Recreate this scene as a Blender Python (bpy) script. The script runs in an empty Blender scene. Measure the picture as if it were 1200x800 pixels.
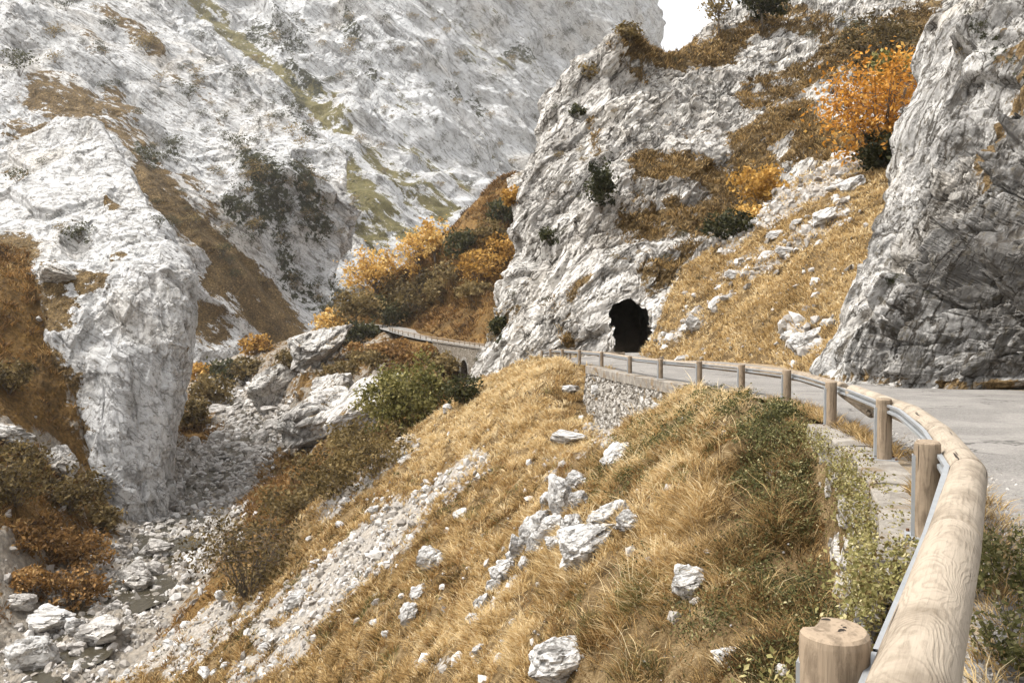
import bpy, math, random
import numpy as np
from mathutils import Vector, Matrix, Euler
rng = np.random.default_rng(7)
random.seed(7)
SC = bpy.context.scene
COL = SC.collection
R = math.radians
CZ = 1.6                      # eye height above the near road, metres
PITCH = math.atan(0.029)
F = 1000.0 / 1200.0           # focal length / image width
ct, st = math.cos(PITCH), math.sin(PITCH)

# ------------------------------------------------------------------ helpers
def P(px, py, Y):
    """point at forward distance Y seen in direction (px, py) of the survey photograph"""
    a, b = (px - 600) / 1000.0, (400 - py) / 1000.0
    d = (a, ct + b * st, -st + b * ct)
    k = Y / d[1]
    return np.array([d[0] * k, Y, CZ + d[2] * k])

def proj(V):
    x, y, z = V[..., 0], V[..., 1], V[..., 2] - CZ
    dep = y * ct - z * st
    up = y * st + z * ct
    dep = np.maximum(dep, 0.05)
    return 600 + 1000 * x / dep, 400 - 1000 * up / dep

def tag(o, label=None, cat=None, group=None, kind=None):
    if label: o['label'] = label
    if cat: o['category'] = cat
    if group: o['group'] = group
    if kind: o['kind'] = kind
    return o

def link(name, me, mat=None, parent=None, loc=None):
    o = bpy.data.objects.new(name, me)
    COL.objects.link(o)
    if mat is not None and me is not None and len(me.materials) == 0: me.materials.append(mat)
    if parent is not None: o.parent = parent
    if loc is not None: o.location = loc
    return o

def empty(name, loc=(0, 0, 0), rz=0.0):
    o = bpy.data.objects.new(name, None)
    o.empty_display_size = 0.2
    COL.objects.link(o)
    o.location = loc
    o.rotation_euler = (0, 0, rz)
    return o

def np_mesh(name, V, quads=None, tris=None, smooth=False, attrs=None):
    V = np.asarray(V, np.float32)
    nq = 0 if quads is None else len(quads)
    nt = 0 if tris is None else len(tris)
    me = bpy.data.meshes.new(name)
    me.vertices.add(len(V))
    me.vertices.foreach_set('co', V.ravel())
    idx = []
    if nq: idx.append(np.asarray(quads, np.int32).ravel())
    if nt: idx.append(np.asarray(tris, np.int32).ravel())
    idx = np.concatenate(idx)
    me.loops.add(len(idx))
    me.loops.foreach_set('vertex_index', idx)
    me.polygons.add(nq + nt)
    starts = np.concatenate([np.arange(nq) * 4, nq * 4 + np.arange(nt) * 3]).astype(np.int32)
    me.polygons.foreach_set('loop_start', starts)
    me.polygons.foreach_set('use_smooth', np.full(nq + nt, smooth, bool))
    for k, a in (attrs or {}).items():
        a = np.asarray(a, np.float32)
        if a.ndim == 1:
            at = me.attributes.new(k, 'FLOAT', 'POINT'); at.data.foreach_set('value', a)
        else:
            at = me.attributes.new(k, 'FLOAT_COLOR', 'POINT')
            if a.shape[1] == 3: a = np.hstack([a, np.ones((len(a), 1), np.float32)])
            at.data.foreach_set('color', np.ascontiguousarray(a).ravel())
    me.update(calc_edges=True)
    me.validate()
    return me

def grid_quads(nu, nv):
    i = np.arange(nv - 1)[:, None] * nu + np.arange(nu - 1)[None, :]
    return np.stack([i, i + 1, i + nu + 1, i + nu], -1).reshape(-1, 4)

class MB:
    """collects small shapes into one mesh"""
    def __init__(s): s.v, s.f = [], []
    def add(s, vs, fs):
        n = len(s.v); s.v += [tuple(v) for v in vs]; s.f += [tuple(i + n for i in f) for f in fs]
    def box(s, c, size, M=None):
        vs = [Vector((sx * size[0] / 2, sy * size[1] / 2, sz * size[2] / 2)) for sx in (-1, 1) for sy in (-1, 1) for sz in (-1, 1)]
        if M is not None: vs = [M @ v for v in vs]
        c = Vector(c)
        s.add([v + c for v in vs], [(0, 1, 3, 2), (4, 6, 7, 5), (0, 4, 5, 1), (2, 3, 7, 6), (0, 2, 6, 4), (1, 5, 7, 3)])
    def tube(s, pts, rads, n=8, cap=True):
        pts = [Vector(p) for p in pts]
        rings = []
        base = len(s.v)
        for i, p in enumerate(pts):
            t = (pts[min(i + 1, len(pts) - 1)] - pts[max(i - 1, 0)])
            if t.length < 1e-6: t = Vector((0, 0, 1))
            t.normalize()
            a = Vector((1, 0, 0)) if abs(t.x) < 0.9 else Vector((0, 1, 0))
            u = t.cross(a).normalized(); w = t.cross(u)
            for k in range(n):
                an = 2 * math.pi * k / n
                s.v.append(tuple(p + (u * math.cos(an) + w * math.sin(an)) * rads[i]))
        for i in range(len(pts) - 1):
            for k in range(n):
                a0 = base + i * n + k; a1 = base + i * n + (k + 1) % n
                s.f.append((a0, a1, a1 + n, a0 + n))
        if cap:
            s.f.append(tuple(base + k for k in range(n))[::-1])
            s.f.append(tuple(base + (len(pts) - 1) * n + k for k in range(n)))
    def mesh(s, name, smooth=False):
        me = bpy.data.meshes.new(name)
        me.from_pydata(s.v, [], s.f)
        if smooth: me.polygons.foreach_set('use_smooth', [True] * len(me.polygons))
        me.update()
        return me

# ------------------------------------------------------------------ noise (numpy)
def _h(ix, iy, iz, seed):
    h = (ix.astype(np.uint32) * np.uint32(374761393) + iy.astype(np.uint32) * np.uint32(668265263)
         + iz.astype(np.uint32) * np.uint32(2147483647) + np.uint32((seed * 1274126177) & 0xffffffff))
    h = (h ^ (h >> np.uint32(13))) * np.uint32(1274126177)
    h = (h ^ (h >> np.uint32(15))) * np.uint32(2246822519)
    return h ^ (h >> np.uint32(16))
def _r(h, k):
    h = (h ^ np.uint32(k * 0x9E3779B9 & 0xffffffff)) * np.uint32(2654435761)
    h ^= h >> np.uint32(15)
    return (h & np.uint32(0xffffff)).astype(np.float32) / np.float32(0xffffff)

def vnoise(p, seed=0):
    """value/gradient noise in about [-1, 1]"""
    p = np.asarray(p, np.float32)
    i = np.floor(p).astype(np.int64); f = p - i
    u = f * f * f * (f * (f * 6 - 15) + 10)
    out = 0
    for dx in (0, 1):
        wx = u[..., 0] if dx else 1 - u[..., 0]
        for dy in (0, 1):
            wy = u[..., 1] if dy else 1 - u[..., 1]
            for dz in (0, 1):
                wz = u[..., 2] if dz else 1 - u[..., 2]
                h = _h(i[..., 0] + dx, i[..., 1] + dy, i[..., 2] + dz, seed)
                g = ((_r(h, 1) * 2 - 1) * (f[..., 0] - dx) + (_r(h, 2) * 2 - 1) * (f[..., 1] - dy) + (_r(h, 3) * 2 - 1) * (f[..., 2] - dz))
                out = out + g * wx * wy * wz
    return out * 1.6
def fbm(p, octv=4, seed=0, gain=0.5):
    out, a = 0, 1.0
    for k in range(octv):
        out = out + a * vnoise(p * (2.03 ** k) + k * 17.3, seed + k * 31); a *= gain
    return out
def ridged(p, octv=4, seed=0):
    out, a = 0, 1.0
    for k in range(octv):
        out = out + a * (1 - np.abs(vnoise(p * (2.03 ** k) + k * 9.1, seed + k * 13)) * 2); a *= 0.5
    return out
def facets(p, seed=0, tilt=0.8):
    """blocky facets: (height, distance to the nearest joint)"""
    p = np.asarray(p, np.float32)
    b = np.floor(p - 0.5).astype(np.int64)
    f1 = np.full(p.shape[:-1], 9.0, np.float32); f2 = f1.copy(); hh = np.zeros_like(f1); h2 = np.zeros_like(f1)
    for dx in (0, 1):
        for dy in (0, 1):
            for dz in (0, 1):
                c = b + np.array([dx, dy, dz])
                h = _h(c[..., 0], c[..., 1], c[..., 2], seed)
                q = np.stack([p[..., a] - (c[..., a] + 0.5 + (_r(h, a + 1) - 0.5) * 0.85) for a in range(3)], -1)
                d = np.sqrt((q * q).sum(-1))
                hv = (_r(h, 7) - 0.5) + tilt * sum((_r(h, 8 + a) * 2 - 1) * q[..., a] for a in range(3))
                near = d < f1; sec = (~near) & (d < f2)
                h2 = np.where(near, hh, np.where(sec, hv, h2))
                f2 = np.where(near, f1, np.where(sec, d, f2))
                hh = np.where(near, hv, hh)
                f1 = np.where(near, d, f1)
    e = f2 - f1
    t = np.clip(e / 0.11, 0, 1); bl = 0.5 * (1 - t * t * (3 - 2 * t))
    return hh * (1 - bl) + h2 * bl, e

def rotmat(rx, ry, rz):
    return np.array(Euler((R(rx), R(ry), R(rz))).to_matrix(), np.float32)

def rock_disp(V, S, amp, seed, rot=(0, 0, 0), aniso=(1, 1, 1), crack=0.5, warp=0.35, fine=1.0, beds=0.5):
    """limestone relief: joint-bounded slabs at three sizes, bedding ledges, open cracks here and there"""
    M = rotmat(*rot)
    q = (V @ M) * np.array(aniso, np.float32) / S
    w = np.stack([fbm(q * 0.8 + 11.1 * a, 2, seed + 50 + a) for a in range(3)], -1)
    q = q + warp * 0.5 * w
    h1, e1 = facets(q, seed, 1.1)
    h2, e2 = facets(q * 2.7 + 3.3, seed + 1, 1.1)
    h3, e3 = facets(q * 7.1 + 5.7, seed + 2, 1.0)
    g = np.clip(0.45 + 1.5 * fbm(q * 0.5 + 7.7, 3, seed + 21), 0.05, 1)      # smooth slabs here, broken rock there
    g2 = np.clip(0.2 + 2.2 * fbm(q * 0.9 + 1.7, 2, seed + 23), 0, 1)
    d = amp * (0.85 * h1 + 0.36 * h2 * (0.3 + 0.7 * g) + 0.15 * h3 * fine * g)
    b = q[..., 2] * 2.6 + 0.5 * fbm(q * 0.8, 2, seed + 31)
    k = np.floor(b); fr = b - k
    lay = _r(_h(k.astype(np.int64), np.zeros_like(k, np.int64), np.zeros_like(k, np.int64), seed + 3), 5)
    lay2 = _r(_h(k.astype(np.int64) + 1, np.zeros_like(k, np.int64), np.zeros_like(k, np.int64), seed + 3), 5)
    tb = np.clip((fr - 0.75) / 0.25, 0, 1); tb = tb * tb * (3 - 2 * tb)
    d += amp * beds * (0.45 * (lay * (1 - tb) + lay2 * tb - 0.5) + 0.30 * g * np.where(fr < 0.75, fr / 0.75, 1 - tb))
    d += amp * 0.6 * fbm(q * 0.55, 3, seed + 5)
    d -= amp * crack * (0.5 * g2 * np.exp(-(e1 / 0.035) ** 2) + 0.34 * g * np.exp(-(e2 / 0.05) ** 2) + 0.12 * fine * g * np.exp(-(e3 / 0.08) ** 2))
    return d

# ------------------------------------------------------------------ surfaces
def cr(ctrl, n):
    """Catmull-Rom through ctrl (k, ...) -> n samples"""
    ctrl = np.asarray(ctrl, float)
    k = len(ctrl)
    e0 = 2 * ctrl[0] - ctrl[1]; e1 = 2 * ctrl[-1] - ctrl[-2]
    c = np.concatenate([e0[None], ctrl, e1[None]])
    t = np.linspace(0, k - 1, n); i = np.minimum(t.astype(int), k - 2); f = (t - i)
    f = f.reshape((-1,) + (1,) * (ctrl.ndim - 1))
    p0, p1, p2, p3 = c[i], c[i + 1], c[i + 2], c[i + 3]
    return 0.5 * (2 * p1 + (p2 - p0) * f + (2 * p0 - 5 * p1 + 4 * p2 - p3) * f ** 2 + (3 * p1 - p0 - 3 * p2 + p3) * f ** 3)

def grid_normals(G):
    du = np.gradient(G, axis=1); dv = np.gradient(G, axis=0)
    n = np.cross(du, dv); n /= np.linalg.norm(n, axis=-1, keepdims=True) + 1e-9
    return n

def loft(rows, nu, nv):
    ncol = max(len(r) for r in rows)
    rr = [cr([p if isinstance(p, np.ndarray) else P(*p) for p in r], max(40, ncol * 8)) for r in rows]
    mid = cr(np.array(rr), nv)                       # nv x 40 x 3
    return cr(mid.transpose(1, 0, 2), nu).transpose(1, 0, 2)

def back(p, k=1.15, dx=0.0, dz=0.0):
    q = P(*p); e = np.array([0, 0, CZ])
    q = e + (q - e) * k
    return q + np.array([dx, 0, dz])

def capsules(px, py, caps):
    """caps: (x0, y0, x1, y1, r, strength)"""
    m = np.zeros(px.shape, np.float32)
    for x0, y0, x1, y1, r, s in caps:
        vx, vy = x1 - x0, y1 - y0; L = vx * vx + vy * vy + 1e-6
        t = np.clip(((px - x0) * vx + (py - y0) * vy) / L, 0, 1)
        d = np.hypot(px - x0 - t * vx, py - y0 - t * vy) / r
        m = np.maximum(m, s * np.clip(1.6 - d, 0, 1).astype(np.float32))
    return m

def tps(pts, lam=0.02):
    pts = np.asarray(pts, float); n = len(pts)
    xy, z = pts[:, :2], pts[:, 2]
    def U(r2): return np.where(r2 > 1e-9, 0.5 * r2 * np.log(r2 + 1e-12), 0)
    K = U(((xy[:, None] - xy[None]) ** 2).sum(-1)) + lam * np.eye(n)
    A = np.zeros((n + 3, n + 3)); A[:n, :n] = K
    A[:n, n] = A[n, :n] = 1; A[:n, n + 1:] = xy; A[n + 1:, :n] = xy.T
    w = np.linalg.solve(A, np.concatenate([z, np.zeros(3)]))
    def f(X, Y):
        X = np.asarray(X, float); Y = np.asarray(Y, float)
        out = w[n] + w[n + 1] * X + w[n + 2] * Y
        for i in range(n): out = out + w[i] * U((X - xy[i, 0]) ** 2 + (Y - xy[i, 1]) ** 2)
        return out
    return f

# ------------------------------------------------------------------ node materials
class NT:
    def __init__(s, name):
        s.m = bpy.data.materials.new(name); s.m.use_nodes = True
        s.t = s.m.node_tree; s.t.nodes.clear()
        s.out = s.t.nodes.new('ShaderNodeOutputMaterial')
        s.tc = None
    def n(s, typ, ins=None, **props):
        nd = s.t.nodes.new('ShaderNode' + typ)
        for k, v in props.items(): setattr(nd, k, v)
        for k, v in (ins or {}).items():
            sock = nd.inputs[k]
            if isinstance(v, bpy.types.NodeSocket): s.t.links.new(v, sock)
            elif isinstance(v, bpy.types.Node): s.t.links.new(v.outputs[0], sock)
            else:
                if sock.type == 'RGBA' and len(v) == 3: v = (*v, 1)
                sock.default_value = v
        return nd
    def coord(s):
        if s.tc is None: s.tc = s.n('TexCoord')
        return s.tc.outputs['Object']
    def mapping(s, vec, rot=(0, 0, 0), scale=(1, 1, 1), loc=(0, 0, 0)):
        return s.n('Mapping', {'Vector': vec, 'Rotation': [R(a) for a in rot], 'Scale': scale, 'Location': loc}).outputs[0]
    def noise(s, vec, scale, detail=4, rough=0.55, dist=0.0):
        return s.n('TexNoise', {'Vector': vec, 'Scale': scale, 'Detail': detail, 'Roughness': rough, 'Distortion': dist}).outputs['Fac']
    def math(s, op, a, b=0.0, c=0.0, clamp=False):
        nd = s.n('Math', {0: a, 1: b, 2: c}, operation=op); nd.use_clamp = clamp
        return nd.outputs[0]
    def step(s, x, lo, hi):
        return s.n('MapRange', {'Value': x, 'From Min': lo, 'From Max': hi, 'To Min': 0.0, 'To Max': 1.0}, interpolation_type='SMOOTHSTEP').outputs[0]
    def mix(s, f, a, b, typ='MIX'):
        nd = s.n('Mix', data_type='RGBA', blend_type=typ)
        for i, v in ((0, f), (6, a), (7, b)):
            if isinstance(v, bpy.types.NodeSocket): s.t.links.new(v, nd.inputs[i])
            else: nd.inputs[i].default_value = v if i == 0 else ((*v, 1) if len(v) == 3 else v)
        return nd.outputs[2]
    def ramp(s, fac, stops):
        nd = s.n('ValToRGB', {'Fac': fac})
        els = nd.color_ramp.elements
        while len(els) < len(stops): els.new(0.5)
        for e, (p, c) in zip(els, stops): e.position = p; e.color = (*c, 1)
        return nd.outputs['Color']
    def attr(s, name):
        return s.n('Attribute', attribute_name=name)
    def bump(s, h, dist, strength=1.0, nrm=None):
        ins = {'Height': h, 'Distance': dist, 'Strength': strength}
        if nrm is not None: ins['Normal'] = nrm
        return s.n('Bump', ins).outputs[0]
    def bsdf(s, col, rough=0.9, nrm=None, spec=0.2, metal=0.0):
        ins = {'Base Color': col, 'Roughness': rough, 'Specular IOR Level': spec, 'Metallic': metal}
        if nrm is not None: ins['Normal'] = nrm
        b = s.n('BsdfPrincipled', ins)
        s.t.links.new(b.outputs[0], s.out.inputs[0])
        return s.m

GOLD = [(0.0, (0.030, 0.020, 0.010)), (0.35, (0.085, 0.055, 0.025)), (0.65, (0.17, 0.115, 0.055)), (1.0, (0.32, 0.24, 0.135))]
BROWN = [(0.0, (0.030, 0.022, 0.010)), (0.4, (0.085, 0.050, 0.018)), (0.7, (0.16, 0.092, 0.030)), (1.0, (0.25, 0.16, 0.065))]
OLIVE = [(0.0, (0.035, 0.034, 0.014)), (0.5, (0.10, 0.085, 0.032)), (1.0, (0.20, 0.165, 0.075))]

def rock_mat(name, s, light=(0.54, 0.53, 0.51), mid=(0.32, 0.31, 0.295), dark=(0.055, 0.05, 0.044), stain_shade=0.5,
             rot=(0, 0, 0), aniso=(1, 1, 1), veg=BROWN, vegsl=(0.55, 0.85), vegk=0.35, crack=0.8, bump=1.0, streak=0.35, shrubc=(0.016, 0.016, 0.008), vegbias=0.0, fleck=1.0, bedk=0.75, calm=0.0):
    """limestone; s = size in metres of a typical block, rot = attitude of the beds"""
    t = NT(name); c = t.coord()
    q = t.mapping(t.mapping(c, tuple(-a for a in rot)), (0, 0, 0), tuple(a / s for a in aniso))
    big = t.noise(c, 0.16 / s, 4, 0.6)
    tone = t.noise(q, 0.9, 8, 0.66, 0.2)
    f1 = t.noise(q, 4.3, 6, 0.68, 0.2); f2 = t.noise(q, 13.0, 5, 0.7)
    col = t.mix(t.step(tone, 0.34, 0.60), mid, light)
    col = t.mix(t.math('MULTIPLY', t.step(big, 0.5, 0.72), 0.4), col, (0.40, 0.345, 0.27))
    stn = t.noise(t.mapping(q, (0, 0, 0), (1, 1, 1), (3.1, 7.7, 1.9)), 0.8, 8, 0.7, 0.4)
    col = t.mix(t.math('MULTIPLY', t.step(stn, 0.52, 0.66), stain_shade), col, dark)
    stk = t.noise(t.mapping(c, (0, 0, 0), (1.6 / s, 1.6 / s, 0.16 / s)), 1.5, 5, 0.6)
    col = t.mix(t.math('MULTIPLY', t.step(stk, 0.54, 0.70), streak), col, (0.12, 0.115, 0.11))
    da = t.attr('stain_shade').outputs['Fac']  # mask for black staining and the shade painted onto the roadside cliff
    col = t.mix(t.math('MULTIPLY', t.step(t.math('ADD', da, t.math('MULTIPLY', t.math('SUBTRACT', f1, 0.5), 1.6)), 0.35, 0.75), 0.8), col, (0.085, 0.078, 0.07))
    fl1 = t.step(f1, 0.555 + calm, 0.635 + calm); fl2 = t.step(f2, 0.545 + calm, 0.65 + calm)
    col = t.mix(t.math('MULTIPLY', fl1, min(0.66 * fleck, 0.9)), col, (0.10, 0.085, 0.062))
    col = t.mix(t.math('MULTIPLY', fl2, min(0.55 * fleck, 0.85)), col, (0.13, 0.115, 0.09))
    wq = t.n('VectorMath', {0: t.mapping(q, (0, 0, 0), (0.45, 1.0, 1.0)), 1: t.n('VectorMath', {0: t.n('TexNoise', {'Vector': q, 'Scale': 1.1, 'Detail': 6.0, 'Roughness': 0.6}).outputs['Color'], 'Scale': 0.8}, operation='SCALE').outputs[0]}, operation='ADD').outputs[0]
    v1 = t.n('TexVoronoi', {'Vector': wq, 'Scale': 1.5, 'Randomness': 1.0}, feature='DISTANCE_TO_EDGE').outputs['Distance']
    v2 = t.n('TexVoronoi', {'Vector': wq, 'Scale': 4.6, 'Randomness': 1.0}, feature='DISTANCE_TO_EDGE').outputs['Distance']
    ga = t.step(t.noise(q, 1.4, 4, 0.6), 0.40, 0.56); gb = t.step(t.noise(q, 2.6, 4, 0.6), 0.44, 0.60)
    k1 = t.math('MULTIPLY', t.math('SUBTRACT', 1.0, t.step(v1, 0.005, 0.075)), ga); k2 = t.math('MULTIPLY', t.math('SUBTRACT', 1.0, t.step(v2, 0.005, 0.09)), gb)
    ck = t.math('MAXIMUM', k1, t.math('MULTIPLY', k2, 0.8))
    col = t.mix(t.math('MULTIPLY', ck, crack), col, (0.045, 0.038, 0.03))
    bl = t.noise(t.mapping(q, (0, 0, 0), (0.45, 3.2, 3.2)), 1.0, 7, 0.66, 0.25)
    bed = t.math('MULTIPLY', t.step(bl, 0.555, 0.615), t.step(t.noise(q, 0.7, 3, 0.5), 0.36, 0.56))
    col = t.mix(t.math('MULTIPLY', bed, bedk), col, (0.06, 0.051, 0.04))
    # vegetation
    nz = t.n('SeparateXYZ', {0: t.n('NewGeometry').outputs['Normal']}).outputs[2]
    va = t.attr('veg').outputs['Fac']; sa = t.attr('shrub').outputs['Fac']
    vn = t.noise(q, 1.5, 9, 0.72)
    lean = t.math('MULTIPLY', t.step(nz, *vegsl), vegk)
    vm = t.math('ADD', t.math('ADD', t.math('MULTIPLY', va, 0.78), lean), t.math('MULTIPLY', t.math('SUBTRACT', vn, 0.5), 3.2))
    vm = t.step(vm, 0.46 - vegbias, 0.60 - vegbias)
    vt = t.math('ADD', t.math('MULTIPLY', t.noise(c, 1.3 / s, 6, 0.7), 0.8), t.math('ADD', t.math('MULTIPLY', t.math('SUBTRACT', t.noise(c, 9.0 / s, 4, 0.75), 0.5), 1.5), 0.08))
    col = t.mix(vm, col, t.ramp(vt, veg))
    sm = t.step(t.math('ADD', t.math('MULTIPLY', sa, 0.78), t.math('MULTIPLY', t.math('SUBTRACT', t.noise(c, 2.2 / s, 8, 0.75), 0.5), 3.4)), 0.52, 0.64)
    col = t.mix(sm, col, t.mix(t.step(t.noise(c, 7.0 / s, 5, 0.75), 0.4, 0.7), shrubc, tuple(4.0 * a for a in shrubc)))
    hgt = t.math('ADD', t.math('MULTIPLY', tone, 1.1), t.math('MULTIPLY', f1, 0.4))
    hgt = t.math('SUBTRACT', hgt, t.math('ADD', t.math('MULTIPLY', t.math('MAXIMUM', ck, bed), 0.3), t.math('MULTIPLY', fl1, 0.1)))
    hgt = t.math('ADD', hgt, t.math('MULTIPLY', f2, 0.2))
    n = t.bump(hgt, 0.10 * s * bump, 1.0)
    return t.bsdf(col, 0.92, n, 0.15)

def soil_mat(name, stops, s, stone=0.0, grav_attr=False, stone_col=(0.47, 0.44, 0.40)):
    """grassy or bracken ground with pale stone showing where the attribute 'veg' is low"""
    t = NT(name); c = t.coord()
    a = t.noise(c, 0.5 / s, 6, 0.65); b = t.noise(c, 5.0 / s, 6, 0.72); f = t.noise(c, 28.0 / s, 4, 0.7)
    fac = t.math('ADD', t.math('MULTIPLY', a, 0.55), t.math('ADD', t.math('MULTIPLY', b, 0.55), t.math('MULTIPLY', f, 0.35)))
    col = t.ramp(t.step(fac, 0.45, 1.0), stops)
    ga = t.attr('gravel').outputs['Fac']
    m = t.step(t.math('ADD', ga, t.math('MULTIPLY', t.math('SUBTRACT', t.noise(c, 1.2 / s, 7, 0.7), 0.5), 1.7)), 0.42, 0.58)
    v = t.n('TexVoronoi', {'Vector': c, 'Scale': 5.0 / s, 'Randomness': 1.0})
    scol = t.mix(t.math('MULTIPLY', t.step(v.outputs['Distance'], 0.25, 0.75), 0.7), stone_col, tuple(0.45 * x for x in stone_col))
    scol = t.mix(t.math('MULTIPLY', t.step(f, 0.45, 0.7), 0.6), scol, tuple(0.33 * x for x in stone_col))
    scol = t.mix(t.math('MULTIPLY', t.n('SeparateColor', {0: v.outputs['Color']}).outputs[0], 0.5), scol, (0.30, 0.25, 0.19))
    col = t.mix(m, col, scol)
    h = t.math('ADD', t.math('MULTIPLY', b, 0.6), t.math('ADD', t.math('MULTIPLY', f, 0.3), t.math('MULTIPLY', t.math('SUBTRACT', 1.0, v.outputs['Distance']), 0.25)))
    return t.bsdf(col, 0.95, t.bump(h, 0.16 * s, 1.0), 0.1)

def leaf_mat(name, trans=0.35):
    t = NT(name)
    c = t.attr('tint').outputs['Color']
    d = t.n('BsdfPrincipled', {'Base Color': c, 'Roughness': 0.7, 'Specular IOR Level': 0.2})
    tr = t.n('BsdfTranslucent', {'Color': c})
    mx = t.n('MixShader', {0: trans, 1: d.outputs[0], 2: tr.outputs[0]})
    t.t.links.new(mx.outputs[0], t.out.inputs[0])
    return t.m

def wood_mat(name, light, darkc, axis_scale, contrast=1.0, swirl=9.0):
    """weathered timber; grain runs along local X"""
    t = NT(name); c = t.coord()
    info = t.n('ObjectInfo')
    off = t.n('VectorMath', {0: c, 1: t.n('CombineXYZ', {0: t.math('MULTIPLY', info.outputs['Random'], 37.0)}).outputs[0]}, operation='ADD').outputs[0]
    q = t.mapping(off, (0, 0, 0), axis_scale)
    base = t.noise(q, 1.0, 2, 0.45, 0.25)
    sx = t.n('SeparateXYZ', {0: c})
    arc = t.math('ADD', t.math('MULTIPLY', sx.outputs[0], 0.4), t.math('MULTIPLY', t.math('MULTIPLY', sx.outputs[1], sx.outputs[1]), 14.0))
    base = t.math('ADD', base, arc)
    rings = t.math('SINE', t.math('MULTIPLY', base, swirl * 6.283))
    rings = t.step(t.math('ADD', rings, t.math('MULTIPLY', t.math('SUBTRACT', t.noise(t.mapping(off, (0, 0, 0), (7, 18, 18)), 1.0, 6, 0.78), 0.5), 6.5)), -0.1, 1.7)
    fib = t.noise(t.mapping(off, (0, 0, 0), (2.5, 60, 60)), 1.0, 4, 0.7)
    blot = t.noise(off, 2.6, 5, 0.65)
    col = t.mix(t.math('MULTIPLY', rings, 0.62 * contrast), light, darkc)
    col = t.mix(t.math('MULTIPLY', t.step(fib, 0.48, 0.75), 0.55 * contrast), col, tuple(0.45 * a for a in darkc))
    col = t.mix(t.math('MULTIPLY', t.step(blot, 0.46, 0.70), 0.62), col, tuple(0.8 * a for a in darkc))
    # drying checks running with the grain
    chk = t.noise(t.mapping(off, (0, 0, 0), (0.9, 26, 26)), 1.0, 2, 0.5, 0.4)
    cm = t.step(chk, 0.685, 0.715)
    col = t.mix(cm, col, (0.02, 0.014, 0.009))
    h = t.math('SUBTRACT', t.math('ADD', t.math('MULTIPLY', rings, 0.25), t.math('MULTIPLY', fib, 0.7)), t.math('MULTIPLY', cm, 1.5))
    return t.bsdf(col, 0.78, t.bump(h, 0.006, 0.8), 0.25)

MAT = {}
STR_B = (0, -48, 8)          # attitude of the beds in the tunnel crag
BROWN2 = [(0.0, (0.016, 0.011, 0.005)), (0.38, (0.055, 0.036, 0.015)), (0.62, (0.13, 0.085, 0.036)), (1.0, (0.36, 0.27, 0.14))]
MAT['rock_tunnel'] = rock_mat('limestone_tunnel_rock', 2.4, (0.54, 0.515, 0.475), (0.31, 0.29, 0.262), stain_shade=0.72, rot=STR_B, aniso=(0.42, 1, 1.0), veg=BROWN2, vegsl=(0.55, 0.9), vegk=0.34, vegbias=0.05, fleck=1.25, crack=0.95)
MAT['rock_right'] = rock_mat('limestone_roadside', 0.9, (0.39, 0.375, 0.35), (0.11, 0.104, 0.096), (0.024, 0.022, 0.020), stain_shade=0.95, rot=(0, -60, 10), aniso=(0.45, 1, 1), fleck=1.3, crack=0.95, vegsl=(0.75, 0.97), vegk=0.15, veg=GOLD, vegbias=-0.08)
MAT['rock_pillar'] = rock_mat('limestone_pillar', 2.6, (0.48, 0.473, 0.46), (0.32, 0.314, 0.30), stain_shade=0.40, rot=(0, 30, 0), aniso=(0.6, 1, 0.8), veg=BROWN2, vegsl=(0.7, 0.95), vegk=0.15, streak=0.65, crack=0.5, bedk=0.5, calm=0.006, bump=0.65)
MAT['rock_left'] = rock_mat('limestone_left_mountain', 6.0, (0.46, 0.457, 0.447), (0.31, 0.307, 0.30), stain_shade=0.48, rot=(0, 38, 0), aniso=(0.45, 1, 1), veg=BROWN2, vegsl=(0.7, 0.97), vegk=0.25, streak=0.30, fleck=1.3, vegbias=0.0, crack=0.55, bedk=0.65, calm=0.004, bump=0.75)
MAT['rock_far'] = rock_mat('limestone_far_mountain', 12.0, (0.48, 0.48, 0.475), (0.33, 0.33, 0.325), stain_shade=0.6, rot=(0, 42, 0), aniso=(0.45, 1, 1), veg=OLIVE, vegsl=(0.66, 0.95), vegk=0.30, streak=0.3, fleck=1.2, vegbias=0.0, crack=0.45, bedk=0.6, calm=0.012, bump=0.65)
MAT['boulder'] = rock_mat('limestone_boulder', 0.8, (0.54, 0.525, 0.50), (0.33, 0.315, 0.295), stain_shade=0.42, vegsl=(2.0, 3.0), vegk=0.0, crack=0.55, bump=0.5, streak=0.15, vegbias=-0.6, fleck=0.7)
MAT['river_stone'] = rock_mat('river_limestone', 1.2, (0.50, 0.475, 0.44), (0.22, 0.20, 0.178), stain_shade=0.6, vegsl=(2.0, 3.0), vegk=0.0, crack=0.4, bump=0.5, vegbias=-0.3)
MAT['slope'] = soil_mat('dry_grass_ground', GOLD, 0.9, stone_col=(0.36, 0.33, 0.29))
MAT['scree'] = soil_mat('dry_grass_and_scree', GOLD, 1.6, stone_col=(0.50, 0.46, 0.41))
MAT['valley'] = soil_mat('bracken_and_river_gravel', BROWN, 2.2, stone_col=(0.28, 0.25, 0.21))
MAT['leaf'] = leaf_mat('foliage')
MAT['grass'] = leaf_mat('dry_grass_blades', 0.3)
MAT['outcrop'] = rock_mat('limestone_outcrop', 0.35, (0.52, 0.50, 0.465), (0.33, 0.31, 0.285), stain_shade=0.5, rot=(0, -45, 0), aniso=(0.5, 1, 1), veg=BROWN2, vegsl=(0.5, 0.9), vegk=0.35, crack=0.8, bump=0.8, vegbias=0.02)
t = NT('bark'); c = t.coord()
MAT['bark'] = t.bsdf(t.mix(t.noise(t.mapping(c, (0, 0, 0), (9, 9, 2)), 1.0, 5, 0.7), (0.05, 0.04, 0.03), (0.17, 0.14, 0.11)), 0.9)
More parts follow.
